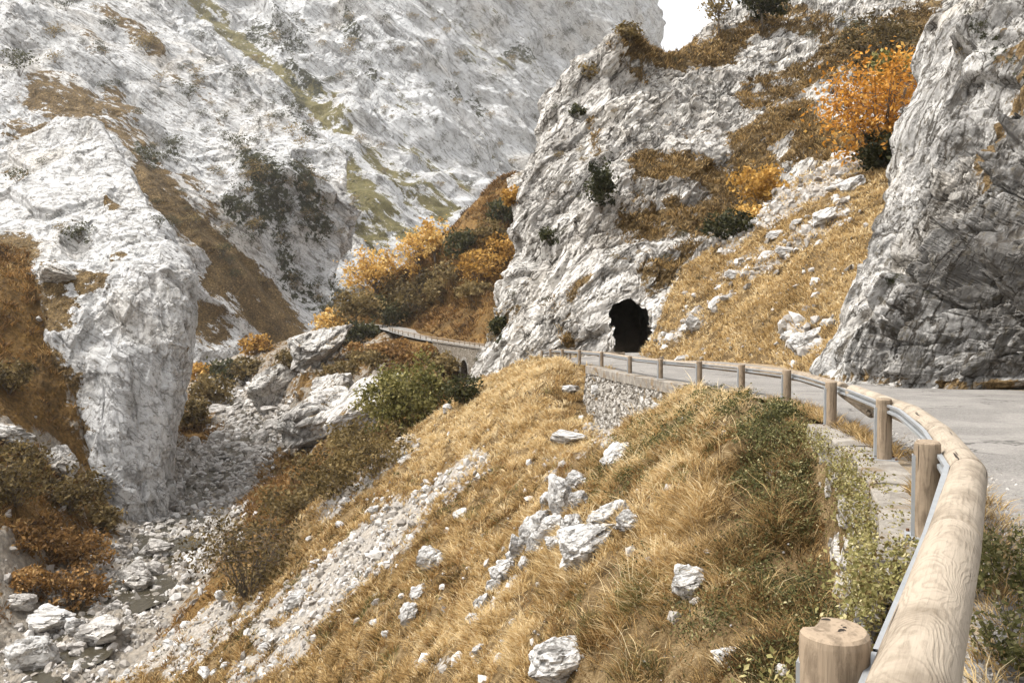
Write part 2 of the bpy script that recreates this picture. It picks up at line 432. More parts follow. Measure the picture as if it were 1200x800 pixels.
MAT['log'] = wood_mat('weathered_pine_log', (0.30, 0.25, 0.19), (0.11, 0.08, 0.05), (2.2, 4.0, 4.0), 0.56, 17.0)
MAT['post'] = wood_mat('weathered_post_timber', (0.25, 0.19, 0.13), (0.10, 0.072, 0.046), (0.9, 9, 9), 1.0, 6.0)
MAT['oldlog'] = wood_mat('grey_rail_timber', (0.25, 0.20, 0.145), (0.11, 0.08, 0.052), (1.0, 7, 7), 1.0, 5.0)
t = NT('galvanised_steel'); c = t.coord()
MAT['steel'] = t.bsdf(t.mix(t.noise(c, 9, 4, 0.6), (0.25, 0.26, 0.265), (0.41, 0.42, 0.425)), 0.5, None, 0.5, 0.55)
t = NT('rusty_bolt'); MAT['rust'] = t.bsdf((0.10, 0.05, 0.025), 0.8)
t = NT('old_concrete'); c = t.coord()
f1 = t.noise(c, 3, 6, 0.7); f2 = t.noise(c, 40, 4, 0.7)
cc = t.mix(t.step(f1, 0.35, 0.65), (0.27, 0.245, 0.21), (0.15, 0.132, 0.11))
cc = t.mix(t.math('MULTIPLY', t.step(f2, 0.5, 0.68), 0.5), cc, (0.10, 0.088, 0.07))
cc = t.mix(t.math('MULTIPLY', t.step(t.noise(c, 1.6, 5, 0.7), 0.52, 0.66), 0.8), cc, (0.16, 0.105, 0.05))
MAT['concrete'] = t.bsdf(cc, 0.92, t.bump(t.math('ADD', f1, t.math('MULTIPLY', f2, 0.4)), 0.02))
# road
t = NT('worn_asphalt'); c = t.coord()
f1 = t.noise(c, 0.5, 5, 0.6); f2 = t.noise(c, 6, 6, 0.75); v = t.n('TexVoronoi', {'Vector': c, 'Scale': 70.0, 'Randomness': 1.0})
cc = t.mix(t.step(f1, 0.43, 0.57), (0.18, 0.168, 0.152), (0.105, 0.098, 0.09))
cc = t.mix(t.math('MULTIPLY', t.step(t.noise(t.mapping(c, (0, 0, 20), (1.2, 0.12, 1)), 1.0, 5, 0.65), 0.5, 0.68), 0.5), cc, (0.13, 0.122, 0.112))
cc = t.mix(t.math('MULTIPLY', t.step(f2, 0.42, 0.66), 0.65), cc, (0.12, 0.11, 0.10))
cc = t.mix(t.math('MULTIPLY', t.n('SeparateColor', {0: v.outputs['Color']}).outputs[0], 0.45), cc, (0.38, 0.35, 0.31))
ce = t.n('TexVoronoi', {'Vector': t.n('VectorMath', {0: c, 1: t.n('VectorMath', {0: t.n('TexNoise', {'Vector': c, 'Scale': 1.2, 'Detail': 5.0}).outputs['Color'], 'Scale': 1.4}, operation='SCALE').outputs[0]}, operation='ADD').outputs[0], 'Scale': 0.33}, feature='DISTANCE_TO_EDGE').outputs['Distance']
ckm = t.math('MULTIPLY', t.math('SUBTRACT', 1.0, t.step(ce, 0.004, 0.012)), t.step(t.noise(c, 0.7, 2, 0.5), 0.45, 0.55))
cc = t.mix(t.math('MULTIPLY', ckm, 0.8), cc, (0.05, 0.045, 0.04))
ed = t.attr('edge').outputs['Fac']
cc = t.mix(t.step(t.math('ADD', ed, t.math('MULTIPLY', t.math('SUBTRACT', f2, 0.5), 1.4)), 0.5, 0.8), cc, (0.24, 0.18, 0.11))
MAT['road'] = t.bsdf(cc, 0.9, t.bump(t.math('ADD', t.math('MULTIPLY', v.outputs['Distance'], 0.6), f2), 0.018), 0.25)
# masonry
def masonry(name, s, cols, joint):
    t = NT(name); c = t.coord()
    wq = t.n('VectorMath', {0: t.mapping(c, (0, 0, 0), (1 / s, 1 / s, 1.5 / s)), 1: t.n('VectorMath', {0: t.n('TexNoise', {'Vector': c, 'Scale': 2.0 / s, 'Detail': 4.0}).outputs['Color'], 'Scale': 0.5}, operation='SCALE').outputs[0]}, operation='ADD').outputs[0]
    e = t.n('TexVoronoi', {'Vector': wq, 'Scale': 1.0}, feature='DISTANCE_TO_EDGE').outputs['Distance']
    v = t.n('TexVoronoi', {'Vector': wq, 'Scale': 1.0})
    r = t.n('SeparateColor', {0: v.outputs['Color']}).outputs[0]
    f = t.noise(c, 8.0 / s, 5, 0.7)
    col = t.ramp(r, [(0.0, cols[0]), (0.5, cols[1]), (1.0, cols[2])])
    col = t.mix(t.math('MULTIPLY', t.step(f, 0.45, 0.72), 0.6), col, tuple(0.35 * a for a in cols[1]))
    col = t.mix(t.math('SUBTRACT', 1.0, t.step(e, 0.02, 0.11)), col, joint)
    h = t.math('ADD', t.step(e, 0.0, 0.16), t.math('MULTIPLY', f, 0.4))
    return t.bsdf(col, 0.93, t.bump(h, 0.12 * s), 0.15)
MAT['rubble'] = masonry('rubble_masonry', 0.46, ((0.34, 0.315, 0.28), (0.26, 0.235, 0.20), (0.43, 0.405, 0.37)), (0.15, 0.13, 0.105))
MAT['bridge'] = masonry('bridge_masonry', 0.55, ((0.25, 0.215, 0.17), (0.19, 0.16, 0.125), (0.33, 0.29, 0.235)), (0.085, 0.07, 0.05))
t = NT('river_water'); c = t.coord()
wn = t.noise(t.mapping(c, (0, 0, 25), (1.0, 0.5, 1)), 1.3, 5, 0.6)
foam = t.step(t.noise(c, 0.7, 6, 0.7), 0.60, 0.70)
MAT['water'] = t.bsdf(t.mix(t.math('MULTIPLY', foam, 0.55), (0.040, 0.034, 0.022), (0.4, 0.39, 0.37)), t.math('ADD', 0.08, t.math('MULTIPLY', foam, 0.4)), t.bump(wn, 0.12), 0.6)
t = NT('tunnel_rock'); c = t.coord()
MAT['tunnel'] = t.bsdf(t.mix(t.noise(c, 1.2, 5, 0.7), (0.14, 0.122, 0.10), (0.32, 0.29, 0.25)), 0.95, t.bump(t.noise(c, 2.0, 6, 0.7), 0.3))
t = NT('bare_ground'); c = t.coord()
MAT['ground'] = t.bsdf(t.mix(t.noise(c, 0.02, 6, 0.7), (0.10, 0.075, 0.035), (0.34, 0.31, 0.27)), 0.95)

# ------------------------------------------------------------------ road line (posts) and levels
posts_px = [(978, 737, 2.35), (1087, 517, 5.8), (1036, 467, 9.2), (974, 447, 12.6), (922, 433, 16.2), (869, 427, 20.0), (819.5, 423, 24.0),
            (774, 420, 28.0), (738, 417, 32.0), (705, 412, 36.5), (679, 410, 41.0), (659, 409, 46.0), (645, 409, 51.0), (635, 411, 57.0)]
POST = [P(*p) for p in posts_px]                       # post tops
POST_H = 0.66
Lx = np.array([-3.6, -0.55] + [p[0] for p in POST]); Ly = np.array([-5.0, -0.6] + [p[1] for p in POST])
Lz = np.array([POST[0][2] + 0.02] * 2 + [p[2] for p in POST])
def line_x(Y): return np.interp(Y, Ly, Lx)
def top_z(Y): return np.interp(Y, Ly, Lz)
def road_z(Y): return np.interp(Y, list(Ly) + [63, 90], list(Lz - POST_H - 0.06) + [P(740, 414.5, 62)[2], P(740, 414.5, 62)[2] - 1.0])
right_pts = np.array([(7.5, -6), (9.5, 2), (12.0, 10), (13.0, 16), (13.2, 20.5), (12.6, 25), (11.6, 30), (11.6, 38), (11.8, 46), (11.4, 54), (10.6, 62), (10.6, 64), (12.5, 90)])
left_pts = np.array([(line_x(-5), -6)] + [(x, y) for x, y in zip(Lx[1:], Ly[1:])] + [(3.2, 59.2), (7.3, 62.2), (7.6, 63.5), (9.2, 90)])
ys = np.concatenate([np.linspace(-6, 20, 90), np.linspace(20.4, 66, 90), np.linspace(67, 90, 20)])
nx_ = 40
rx = np.interp(ys, right_pts[:, 1], right_pts[:, 0]) + np.where(ys < 58, 2.5, 0.3); lx = np.interp(ys, left_pts[:, 1], left_pts[:, 0]) + 0.12
uu = np.linspace(0, 1, nx_)
RX = lx[:, None] * (1 - uu) + rx[:, None] * uu
RY = np.repeat(ys[:, None], nx_, 1)
RZ = road_z(ys)[:, None] + 0.03 * np.sin(np.pi * uu)[None] + 0.012 * vnoise(np.stack([RX * 0.6, RY * 0.6, RX * 0], -1), 3)
wid = (rx - lx)[:, None]
edge = np.clip(1 - np.minimum(uu[None] * wid, 99) / 0.7, 0, 1) * 0.9
edge = np.maximum(edge, np.clip(1 - ((1 - uu[None]) * wid - np.where(ys < 58, 2.4, 0.0)[:, None]) / 0.9, 0, 1))
me = np_mesh('road', np.stack([RX, RY, RZ], -1).reshape(-1, 3), grid_quads(nx_, len(ys)), smooth=True, attrs={'edge': edge.ravel()})
tag(link('road', me, MAT['road']), 'worn pale grey mountain road curving towards the tunnel', 'road', kind='structure')

# ------------------------------------------------------------------ ground sheet
me = np_mesh('ground', [(-6000, -6000, -75), (6000, -6000, -75), (6000, 9000, -75), (-6000, 9000, -75)], [(0, 1, 2, 3)])
tag(link('ground', me, MAT['ground']), 'bare ground far below the gorge slopes', 'ground', kind='structure')

# ------------------------------------------------------------------ foreground hillside (height field)
def E(x, y, z): return (x, y, z + CZ)
def Q(px, py, Y): return tuple(P(px, py, Y))
fp = [E(4.45, 13.2, -1.75), E(4.15, 11.9, -2.3), E(3.95, 11, -2.95), E(3.62, 9.7, -3.45), E(3.1, 8.2, -3.75), E(2.4, 6.5, -3.95), E(1.2, 4.5, -4.15), E(-.3, 2, -4.3), E(-2.5, -1, -4.4), E(-6, -5, -4.8),
      Q(900, 780, 9.0), Q(810, 675, 11.6), Q(890, 560, 13.0), Q(870, 520, 14.0), Q(860, 478, 17.5), Q(810, 478, 21), Q(770, 490, 24), Q(800, 560, 15.5), Q(740, 540, 22),
      Q(655, 765, 12.5), Q(680, 630, 17.0), Q(745, 512, 30), Q(712, 495, 36), Q(650, 512, 34), Q(690, 452, 41), Q(660, 432, 47), Q(632, 419, 56.5), Q(610, 440, 52),
      Q(600, 520, 36), Q(540, 540, 41), Q(500, 600, 38), Q(450, 650, 37), Q(400, 700, 36), Q(350, 760, 35), Q(300, 800, 35), Q(400, 800, 26), Q(500, 800, 18.5),
      Q(600, 700, 20), Q(550, 650, 26), Q(600, 600, 27), Q(640, 560, 27), Q(200, 800, 46), Q(260, 755, 45), Q(560, 452, 56), Q(540, 465, 57), Q(500, 497, 57),
      Q(450, 528, 58), Q(400, 562, 58), Q(350, 612, 56), Q(300, 692, 52), Q(240, 722, 53), Q(150, 790, 55), Q(0, 900, 50), Q(300, 1000, 24), Q(500, 1100, 12), Q(700, 1000, 9),
      Q(800, 900, 8.8), E(-10, 5, -11.5), E(-20, 5, -19), E(-32, 15, -27), E(-38, 40, -29), E(-6, -5, -5.5), E(-34, 60, -29.5),
      E(-3.4, 66, -9.5), E(-12, 70, -18), E(-18, 68, -24), E(-26, 68, -28.5), E(4, 64, -5.5), E(-40, 75, -33), E(0, 76, -14), E(-20, 80, -33)]
for y in (16, 20, 24, 41, 46, 51): fp.append((float(line_x(y)) - 0.35, y, float(road_z(y)) - 0.12))
fF = tps(fp, 0.05)
fx = np.linspace(-44, 15, 520)
fy = np.concatenate([np.linspace(-6, 22, 300), np.linspace(22.15, 60, 220), np.linspace(60.3, 82, 40)])
FX, FY = np.meshgrid(fx, fy)
FZ = fF(FX, FY)
dl = FX - np.interp(FY, left_pts[:, 1], left_pts[:, 0])         # signed distance right of the post line
p3 = np.stack([FX, FY, FZ], -1)
nz_ = 0.16 * fbm(p3 * 0.5, 4, 5) + 0.10 * fbm(p3 * 1.7, 3, 9)
hummock = 0.22 * np.abs(fbm(p3 * np.array([0.9, 0.9, 0.9]), 3, 19))
FZ = FZ + (nz_ + hummock) * np.clip((-dl - 0.1) / 1.5, 0, 1)
under = np.clip((dl + 0.32) / 0.12, 0, 1)
rz_ = road_z(FY) - 0.10
FZ = np.minimum(FZ, road_z(FY) + np.where(dl < -0.3, 0.14, -0.1) )
FZ = FZ * (1 - under) + rz_ * under
inlet = (FY > 61.5) & (FX > 6.5)
FZ = np.where(FY > 64, np.minimum(FZ, road_z(FY) - 3), FZ)
fpx, fpy = proj(np.stack([FX, FY, FZ], -1))
grav = capsules(fpx, fpy, [(320, 740, 470, 610, 26, 1.0), (470, 610, 560, 540, 14, .9), (120, 790, 260, 720, 20, .9), (280, 790, 350, 760, 16, .8), (380, 600, 480, 520, 12, .8),
                           (560, 730, 640, 640, 6, .75), (700, 510, 640, 560, 9, .5), (200, 790, 300, 710, 10, .7), (690, 500, 720, 520, 10, .7), (500, 780, 600, 760, 8, .5)])
FV = np.stack([FX, FY, FZ], -1)
me = np_mesh('hillside', FV.reshape(-1, 3), grid_quads(len(fx), len(fy)), smooth=True, attrs={'gravel': grav.ravel()})
tag(link('hillside', me, MAT['slope']), 'steep golden grass hillside dropping from the road to the river', 'hillside', kind='structure')
def hill_z(X, Y):
    i = np.clip(np.searchsorted(fy, Y) - 1, 0, len(fy) - 2); j = np.clip(np.searchsorted(fx, X) - 1, 0, len(fx) - 2)
    a = np.clip((Y - fy[i]) / (fy[i + 1] - fy[i]), 0, 1); b = np.clip((X - fx[j]) / (fx[j + 1] - fx[j]), 0, 1)
    return (FZ[i, j] * (1 - a) * (1 - b) + FZ[i + 1, j] * a * (1 - b) + FZ[i, j + 1] * (1 - a) * b + FZ[i + 1, j + 1] * a * b)

# far stretch of the road (needed before the valley so that the ground is kept below it)
MRn = cr(np.array([P(*p) for p in [(580, 411, 131), (560, 408, 140), (520, 402.5, 158), (490, 397.3, 172), (465, 391.3, 190), (450, 386.5, 205), (432, 382, 225), (415, 379.5, 240)]]), 80)
MRf = cr(np.array([P(*p) for p in [(588, 407.5, 139), (568, 405, 148), (530, 400.6, 164), (506, 396.2, 181), (490, 390.3, 200), (484, 386, 216), (462, 382, 236), (430, 379.2, 250)]]), 80)
mr_v = np.stack([MRn * (1 - u) + MRf * u for u in np.linspace(0, 1, 8)], 1)
mr_me = np_mesh('road', mr_v.reshape(-1, 3), grid_quads(8, 80), smooth=True, attrs={'edge': np.tile([0.4, 0, 0, 0, 0, 0, 0, 0.5], 80)})
tag(link('road', mr_me, MAT['road']), 'far stretch of pale road bending out of sight behind autumn trees', 'road', kind='structure')

# ------------------------------------------------------------------ valley floor, banks and wooded slope (height field)
river_px = [(20, 830, 60), (60, 790, 66), (125, 720, 78), (190, 650, 98), (232, 580, 130), (282, 525, 172), (300, 500, 200), (268, 475, 235), (250, 450, 275), (256, 436, 305)]
vp = [Q(*p) for p in river_px]
vp += [Q(*p) for p in [(100, 800, 64), (170, 720, 78), (235, 650, 96), (290, 580, 120), (350, 520, 160), (215, 610, 108), (215, 520, 180), (222, 480, 230), (235, 440, 290),
       (0, 740, 70), (0, 660, 76), (60, 640, 84), (0, 590, 84), (70, 590, 96), (0, 500, 98), (70, 500, 110), (0, 400, 112), (60, 400, 118), (0, 300, 128), (60, 300, 132), (120, 640, 95), (115, 590, 108),
       (-150, 700, 70), (-150, 500, 86), (-150, 350, 108), (-150, 250, 130), (-400, 500, 86), (-400, 300, 120), (-100, 900, 56),
       (330, 500, 172), (300, 480, 200), (400, 470, 168), (345, 440, 195), (310, 430, 230), (450, 430, 165), (480, 400, 178), (535, 425, 150), (560, 470, 120), (520, 470, 125), (500, 440, 142),
       (450, 500, 115), (400, 520, 120), (350, 570, 98), (290, 640, 80), (230, 700, 72),
       (430, 396, 220), (390, 400, 235), (340, 405, 270), (300, 410, 330), (280, 415, 345), (260, 405, 380),
       (500, 392, 188), (480, 384, 200), (520, 345, 198), (560, 345, 185), (470, 350, 225), (430, 360, 250), (560, 300, 200), (600, 260, 205), (612, 205, 225), (540, 265, 250), (480, 310, 255), (420, 350, 280), (380, 385, 300),
       (700, 300, 230), (700, 200, 260), (600, 250, 300), (480, 340, 330), (420, 380, 360), (560, 330, 380), (700, 330, 420), (200, 420, 420), (350, 405, 420), (480, 395, 440),
       (620, 430, 110), (600, 400, 150), (640, 380, 190)]]
fVal = tps(vp, 2.0)
va = np.linspace(-650, 760, 560); vy = np.exp(np.linspace(math.log(50), math.log(450), 470))
VA, VY = np.meshgrid(va, vy); VX = (VA - 600) / 1000 * VY
VZ = fVal(VX, VY)
VV = np.stack([VX, VY, VZ], -1)
DM = np.full(VX.shape, 1e9)
vpx, vpy = proj(VV)
riv = np.array([P(*p) for p in river_px]); riv_s = cr(riv, 220)
dr = np.full(VX.shape, 1e9); zr_ = np.zeros(VX.shape)
for p in riv_s:
    d_ = np.hypot(VX - p[0], VY - p[1]); zr_ = np.where(d_ < dr, p[2], zr_); dr = np.minimum(dr, d_)
bed = np.clip(1.5 - dr / 8.0, 0, 1)
bw = np.clip(1.7 - dr / 6.0, 0, 1)
VZ = VZ * (1 - bw) + (zr_ + 0.02 * dr ** 1.3) * bw
grav_v = np.maximum(bed * 0.95, capsules(vpx, vpy, [(10, 650, 40, 690, 28, 1.0), (0, 780, 90, 770, 25, 1.), (230, 415, 275, 415, 20, 1.1), (400, 480, 450, 460, 20, 0.55), (320, 440, 370, 415, 14, .5), (0, 500, 60, 520, 12, .6), (470, 395, 380, 420, 10, .5),
      (60, 590, 100, 600, 20, .35), (500, 430, 540, 440, 10, .4)]))
rockm = capsules(vpx, vpy, [(315, 470, 350, 500, 40, 1), (370, 480, 450, 460, 34, 1), (300, 440, 400, 400, 30, .9), (60, 300, 110, 600, 16, .6)])
dv = rock_disp(VV, 3.2, 1.1, 77, crack=0.5)
VZ2 = VZ + 0.35 * fbm(VV * 0.25, 4, 3) + 0.8 * fbm(VV * 0.07, 3, 8) * (1 - bed) + dv * np.maximum(0.42 * bed, 1.5 * rockm) + 0.25 * fbm(VV * 0.9, 3, 33)
for p in ((MRn + MRf) / 2)[::2]:
    dm = np.hypot(VX - p[0], VY - p[1]); DM = np.minimum(DM, dm)
    VZ2 = np.where(dm < 13, np.minimum(VZ2, p[2] - 0.25 + np.clip(dm - 6.5, 0, 9) * 1.0), VZ2)
gul = P(546, 450, 140)
VZ2 = np.where(np.hypot(VX - gul[0], (VY - gul[1]) * 0.5) < 4.5, np.minimum(VZ2, gul[2]), VZ2)
VV[..., 2] = VZ2
# keep the valley sheet below the foreground hillside
vq_ = grid_quads(len(va), len(vy)); vc_ = VV.reshape(-1, 3)[vq_].mean(1)
vq_ = vq_[~(((vc_[:, 0] > -1) & (vc_[:, 1] < 128)) | ((vc_[:, 0] > 6) & (vc_[:, 1] < 260)))]
me = np_mesh('valley', VV.reshape(-1, 3), vq_, attrs={'gravel': np.maximum(grav_v, rockm * 0.6).ravel()})
tag(link('valley', me, MAT['valley']), 'brown bracken banks and stony river bed in the gorge bottom', 'valley', kind='structure')

# river water
wv, wq = [], []
rs = cr(riv, 160)
for i, p in enumerate(rs):
    tdir = rs[min(i + 1, 159)] - rs[max(i - 1, 0)]; tdir /= np.linalg.norm(tdir[:2])
    nrm = np.array([tdir[1], -tdir[0], 0]); w = 3.2 + 1.2 * math.sin(i * 0.35) + 0.9 * math.sin(i * 0.13 + 2)
    for k in range(9): wv.append(p + nrm * w * (k / 4 - 1) + np.array([0, 0, float(np.interp(p[1], [70, 120, 180], [0.24, 0.36, 0.48]))]))
me = np_mesh('river', wv, grid_quads(9, 160), smooth=True)
tag(link('river', me, MAT['water']), 'shallow dark stream running between stones in the gorge', 'river', kind='structure')

# ------------------------------------------------------------------ rock masses (lofted surfaces with real relief)
GEO = {}
def rock_patch(name, rows, nu, nv, mat, disp, veg=(), shrub=(), cut=None, stain_shade=()):
    G = loft(rows, nu, nv)
    N = grid_normals(G)
    px, py = proj(G)
    vm = capsules(px, py, veg) if veg else np.zeros(px.shape, np.float32)
    sm = capsules(px, py, shrub) if shrub else np.zeros(px.shape, np.float32)
    da_ = capsules(px, py, stain_shade) if stain_shade else np.zeros(px.shape, np.float32)
    d = disp(G, px, py)
    d = d * (1 - 0.45 * np.clip(vm, 0, 1))
    c = np.array([0, 0, CZ]) - G
    sgn = np.sign((N * c).sum(-1).mean())
    V = G + N * sgn * d[..., None]
    q = grid_quads(nu, nv)
    if sgn < 0: q = q[:, ::-1]
    if cut is not None:
        vv = V.reshape(-1, 3)
        cen = vv[q].mean(1)
        q = q[~cut(cen)]
    me = np_mesh(name, V.reshape(-1, 3), q, attrs={'veg': vm.ravel(), 'shrub': sm.ravel(), 'stain_shade': da_.ravel()})
    GEO[mat.name] = (V, vm, sm)
    return link(name, me, mat)

# far mountain
rows = [[(60, 410, 560), (250, 405, 560), (400, 400, 580), (520, 380, 650), (640, 360, 820), (765, 330, 1150), back((765, 330, 1150), 1.3, -120)],
        [(60, 300, 620), (250, 295, 630), (400, 290, 640), (530, 268, 720), (640, 240, 920), (765, 215, 1250), back((765, 215, 1250), 1.3, -120)],
        [(60, 190, 730), (250, 185, 740), (400, 180, 760), (530, 175, 850), (645, 160, 1050), (765, 125, 1380), back((765, 125, 1380), 1.3, -120)],
        [(60, 80, 860), (250, 80, 880), (400, 80, 900), (530, 75, 1000), (650, 70, 1200), (766, 58, 1480), back((766, 58, 1480), 1.3, -120)],
        [(60, -40, 1000), (250, -40, 1020), (400, -40, 1060), (530, -40, 1150), (655, -40, 1340), (764, -30, 1560), back((764, -30, 1560), 1.3, -120)],
        [(60, -170, 1200), (250, -170, 1220), (400, -170, 1260), (530, -170, 1350), (655, -160, 1500), (768, -150, 1640), back((768, -150, 1640), 1.3, -120)]]
def d_far(G, px, py):
    d = rock_disp(G, 55.0, 11.0, 101, (0, 42, 0), (0.45, 1, 1), crack=0.25)
    return d + 24 * (ridged((G @ rotmat(0, 42, 0)) * np.array([0.45, 1, 1]) * 0.007, 4, 41) - 0.8) + rock_disp(G, 14, 1.7, 105, (0, 42, 0), (0.4, 1, 1), crack=1.2, beds=0.1)
far = rock_patch('mountain', rows, 620, 460, MAT['rock_far'], d_far,
    veg=[(255, 30, 330, 95, 9, 1.0), (330, 100, 405, 165, 8, 1.0), (220, 0, 260, 25, 10, .9), (405, 215, 480, 290, 13, 1.0), (430, 195, 520, 255, 10, .8), (470, 180, 540, 225, 9, .6), (420, 265, 440, 290, 16, .7), (290, 60, 330, 100, 8, .7), (330, 105, 390, 120, 7, .6), (560, 60, 640, 90, 16, .45), (500, 20, 640, 30, 14, .3), (450, 100, 480, 150, 8, .4), (560, 150, 600, 200, 9, .4)],
    shrub=[(300, 40, 345, 60, 14, .8), (340, 85, 370, 110, 10, .9), (405, 40, 415, 60, 10, .8), (600, 60, 625, 70, 7, .8), (535, 60, 548, 68, 8, .8), (330, 30, 360, 45, 12, .6), (350, 110, 352, 130, 12, .6), (520, 110, 535, 120, 6, .6), (430, 96, 436, 100, 6, .9), (555, 110, 570, 125, 6, .7)])
tag(far, 'huge pale limestone mountain face closing the gorge in the haze', 'mountain', kind='structure')

# left mountain
silh = [(395, 440, 355), (407, 300, 385), (413, 215, 400), (398, 165, 430), (335, 117, 470), (282, 70, 500), (195, 0, 560), (60, -110, 650)]
leftc = [(-350, 560, 235), (-350, 390, 265), (-350, 290, 300), (-350, 190, 340), (-350, 90, 390), (-350, -20, 450), (-350, -130, 520), (-350, -260, 600)]
rows = []
bulge = [0, 8, 14, 10, 6, 0, 0, 0]
for k, (a, b) in enumerate(zip(leftc, silh)):
    a = np.array(a, float); b = np.array(b, float)
    r = []
    for u in (0, .3, .5, .65, .8, .92, 1.0):
        p = a * (1 - u) + b * u
        p[2] -= bulge[k] * math.sin(math.pi * u) * 1.5
        r.append(P(*p))
    r.append(back(silh[k], 1.12, -22)); r.append(back(silh[k], 1.35, -90))
    rows.append(r)
def d_left(G, px, py):
    d = rock_disp(G, 26.0, 5.5, 201, (0, 38, 0), (0.42, 1, 1), crack=0.3)
    d += rock_disp(G, 7.0, 0.7, 205, (0, 38, 0), (0.45, 1, 1), crack=0.8, beds=0.1)
    # ramp: cliff above the gully is undercut, the gully shelf stands forward
    t_ = (px - 165) / 175.0; yl = 195 + t_ * 185
    s_ = (py - yl)
    on = np.clip(1 - np.abs(t_ - 0.5) * 1.1, 0, 1)
    d += on * 7.0 * np.clip(s_ / 14, -1, 1)
    d += 9.0 * fbm(G * 0.012, 3, 61)
    return d
lm = rock_patch('mountain', rows, 560, 480, MAT['rock_left'], d_left,
    veg=[(0, 182, 75, 134, 9, .9), (75, 134, 140, 152, 9, .9), (140, 152, 172, 205, 8, .8), (50, 115, 105, 130, 20, 1.0), (130, 100, 140, 140, 14, .8), (150, 120, 160, 150, 14, .7), (178, 215, 330, 372, 22, 1.3), (260, 330, 330, 385, 26, 1.2), (230, 380, 250, 390, 20, 1.0), (125, 5, 185, 45, 9, .9), (20, 150, 40, 170, 16, .9), (105, 40, 115, 60, 10, .6), (360, 205, 375, 260, 16, .6), (210, 70, 260, 110, 16, .35), (220, 200, 260, 250, 10, .5)],
    shrub=[(295, 185, 320, 240, 22, .95), (270, 235, 300, 260, 14, .9), (345, 195, 375, 270, 15, .85), (330, 270, 345, 330, 12, .8), (165, 170, 180, 185, 9, .9), (200, 150, 205, 170, 9, .8), (395, 320, 400, 370, 10, .8), (350, 320, 370, 350, 12, .7), (335, 130, 400, 170, 6, .6), (255, 145, 290, 165, 8, .6)])
tag(lm, 'pale grey limestone mountain rising above the river, with a brown gully', 'mountain', kind='structure')

# pillar rock
rows = [[(-260, 580, 112), (-80, 580, 112), (60, 610, 112), (112, 650, 109), (150, 650, 110), (200, 640, 116), back((200, 640, 116), 1.15, -3)],
        [(-260, 460, 112), (-80, 460, 112), (50, 490, 114), (112, 500, 113), (152, 500, 113), (211, 500, 119), back((212, 500, 119), 1.2, -5)],
        [(-260, 390, 119), (-80, 380, 119), (40, 385, 119), (100, 390, 117), (157, 390, 116), (219, 408, 122), back((220, 408, 122), 1.2, -5)],
        [(-260, 335, 127), (-80, 320, 127), (36, 312, 127), (100, 318, 124), (165, 310, 122), (225, 330, 127), back((226, 330, 127), 1.2, -6)],
        [(-260, 290, 137), (-80, 272, 137), (25, 262, 138), (88, 258, 136), (145, 254, 134), (201, 270, 135), back((203, 270, 135), 1.2, -8)],
        [(-260, 260, 148), (-80, 235, 148), (15, 220, 149), (75, 208, 148), (125, 205, 146), (169, 219, 145), back((170, 219, 145), 1.2, -8)],
        [(-260, 240, 160), (-80, 215, 160), (0, 200, 160), (55, 174, 160), (95, 162, 158), (134, 171, 156), back((135, 171, 156), 1.2, -8)],
        [(-260, 235, 172), (-80, 212, 172), (0, 193, 170), (45, 162, 168), (82, 148, 167), (112, 156, 165), back((112, 156, 165), 1.2, -8)],
        [back((-260, 235, 172), 1.2, 0, -25), back((-80, 212, 172), 1.2, 0, -25), back((0, 193, 170), 1.2, 0, -25), back((45, 162, 168), 1.2, 0, -25), back((82, 148, 167), 1.2, 0, -25), back((112, 156, 165), 1.2, 0, -25), back((112, 156, 165), 1.35, -8, -25)]]
def d_pil(G, px, py):
    low = np.clip((py - 300) / 60, 0, 1)
    return (rock_disp(G, 9.0, 1.25, 301, (0, 35, 0), (0.55, 1, 1), crack=0.35, beds=0.1) + rock_disp(G, 2.4, 0.24, 305, (0, 35, 0), (0.55, 1, 1), crack=0.8, beds=0.1)) * (1 - 0.4 * low) \
        + low * rock_disp(G, 4.5, 1.3, 309, (0, 82, 20), (0.28, 1, 1), crack=0.45)
pl = rock_patch('cliff', rows, 440, 460, MAT['rock_pillar'], d_pil,
    veg=[(-20, 320, 20, 300, 24, 1.2), (20, 350, 60, 360, 28, 1.2), (40, 440, 60, 560, 40, 1.3), (95, 330, 110, 325, 14, 1.0), (55, 315, 70, 325, 12, .7), (125, 235, 135, 240, 5, .8), (130, 300, 140, 296, 6, .8), (10, 200, 25, 205, 8, .6)],
    shrub=[(92, 268, 94, 272, 6, .9)])
tag(pl, 'pale limestone pillar cliff standing over the river bend', 'cliff', kind='structure')

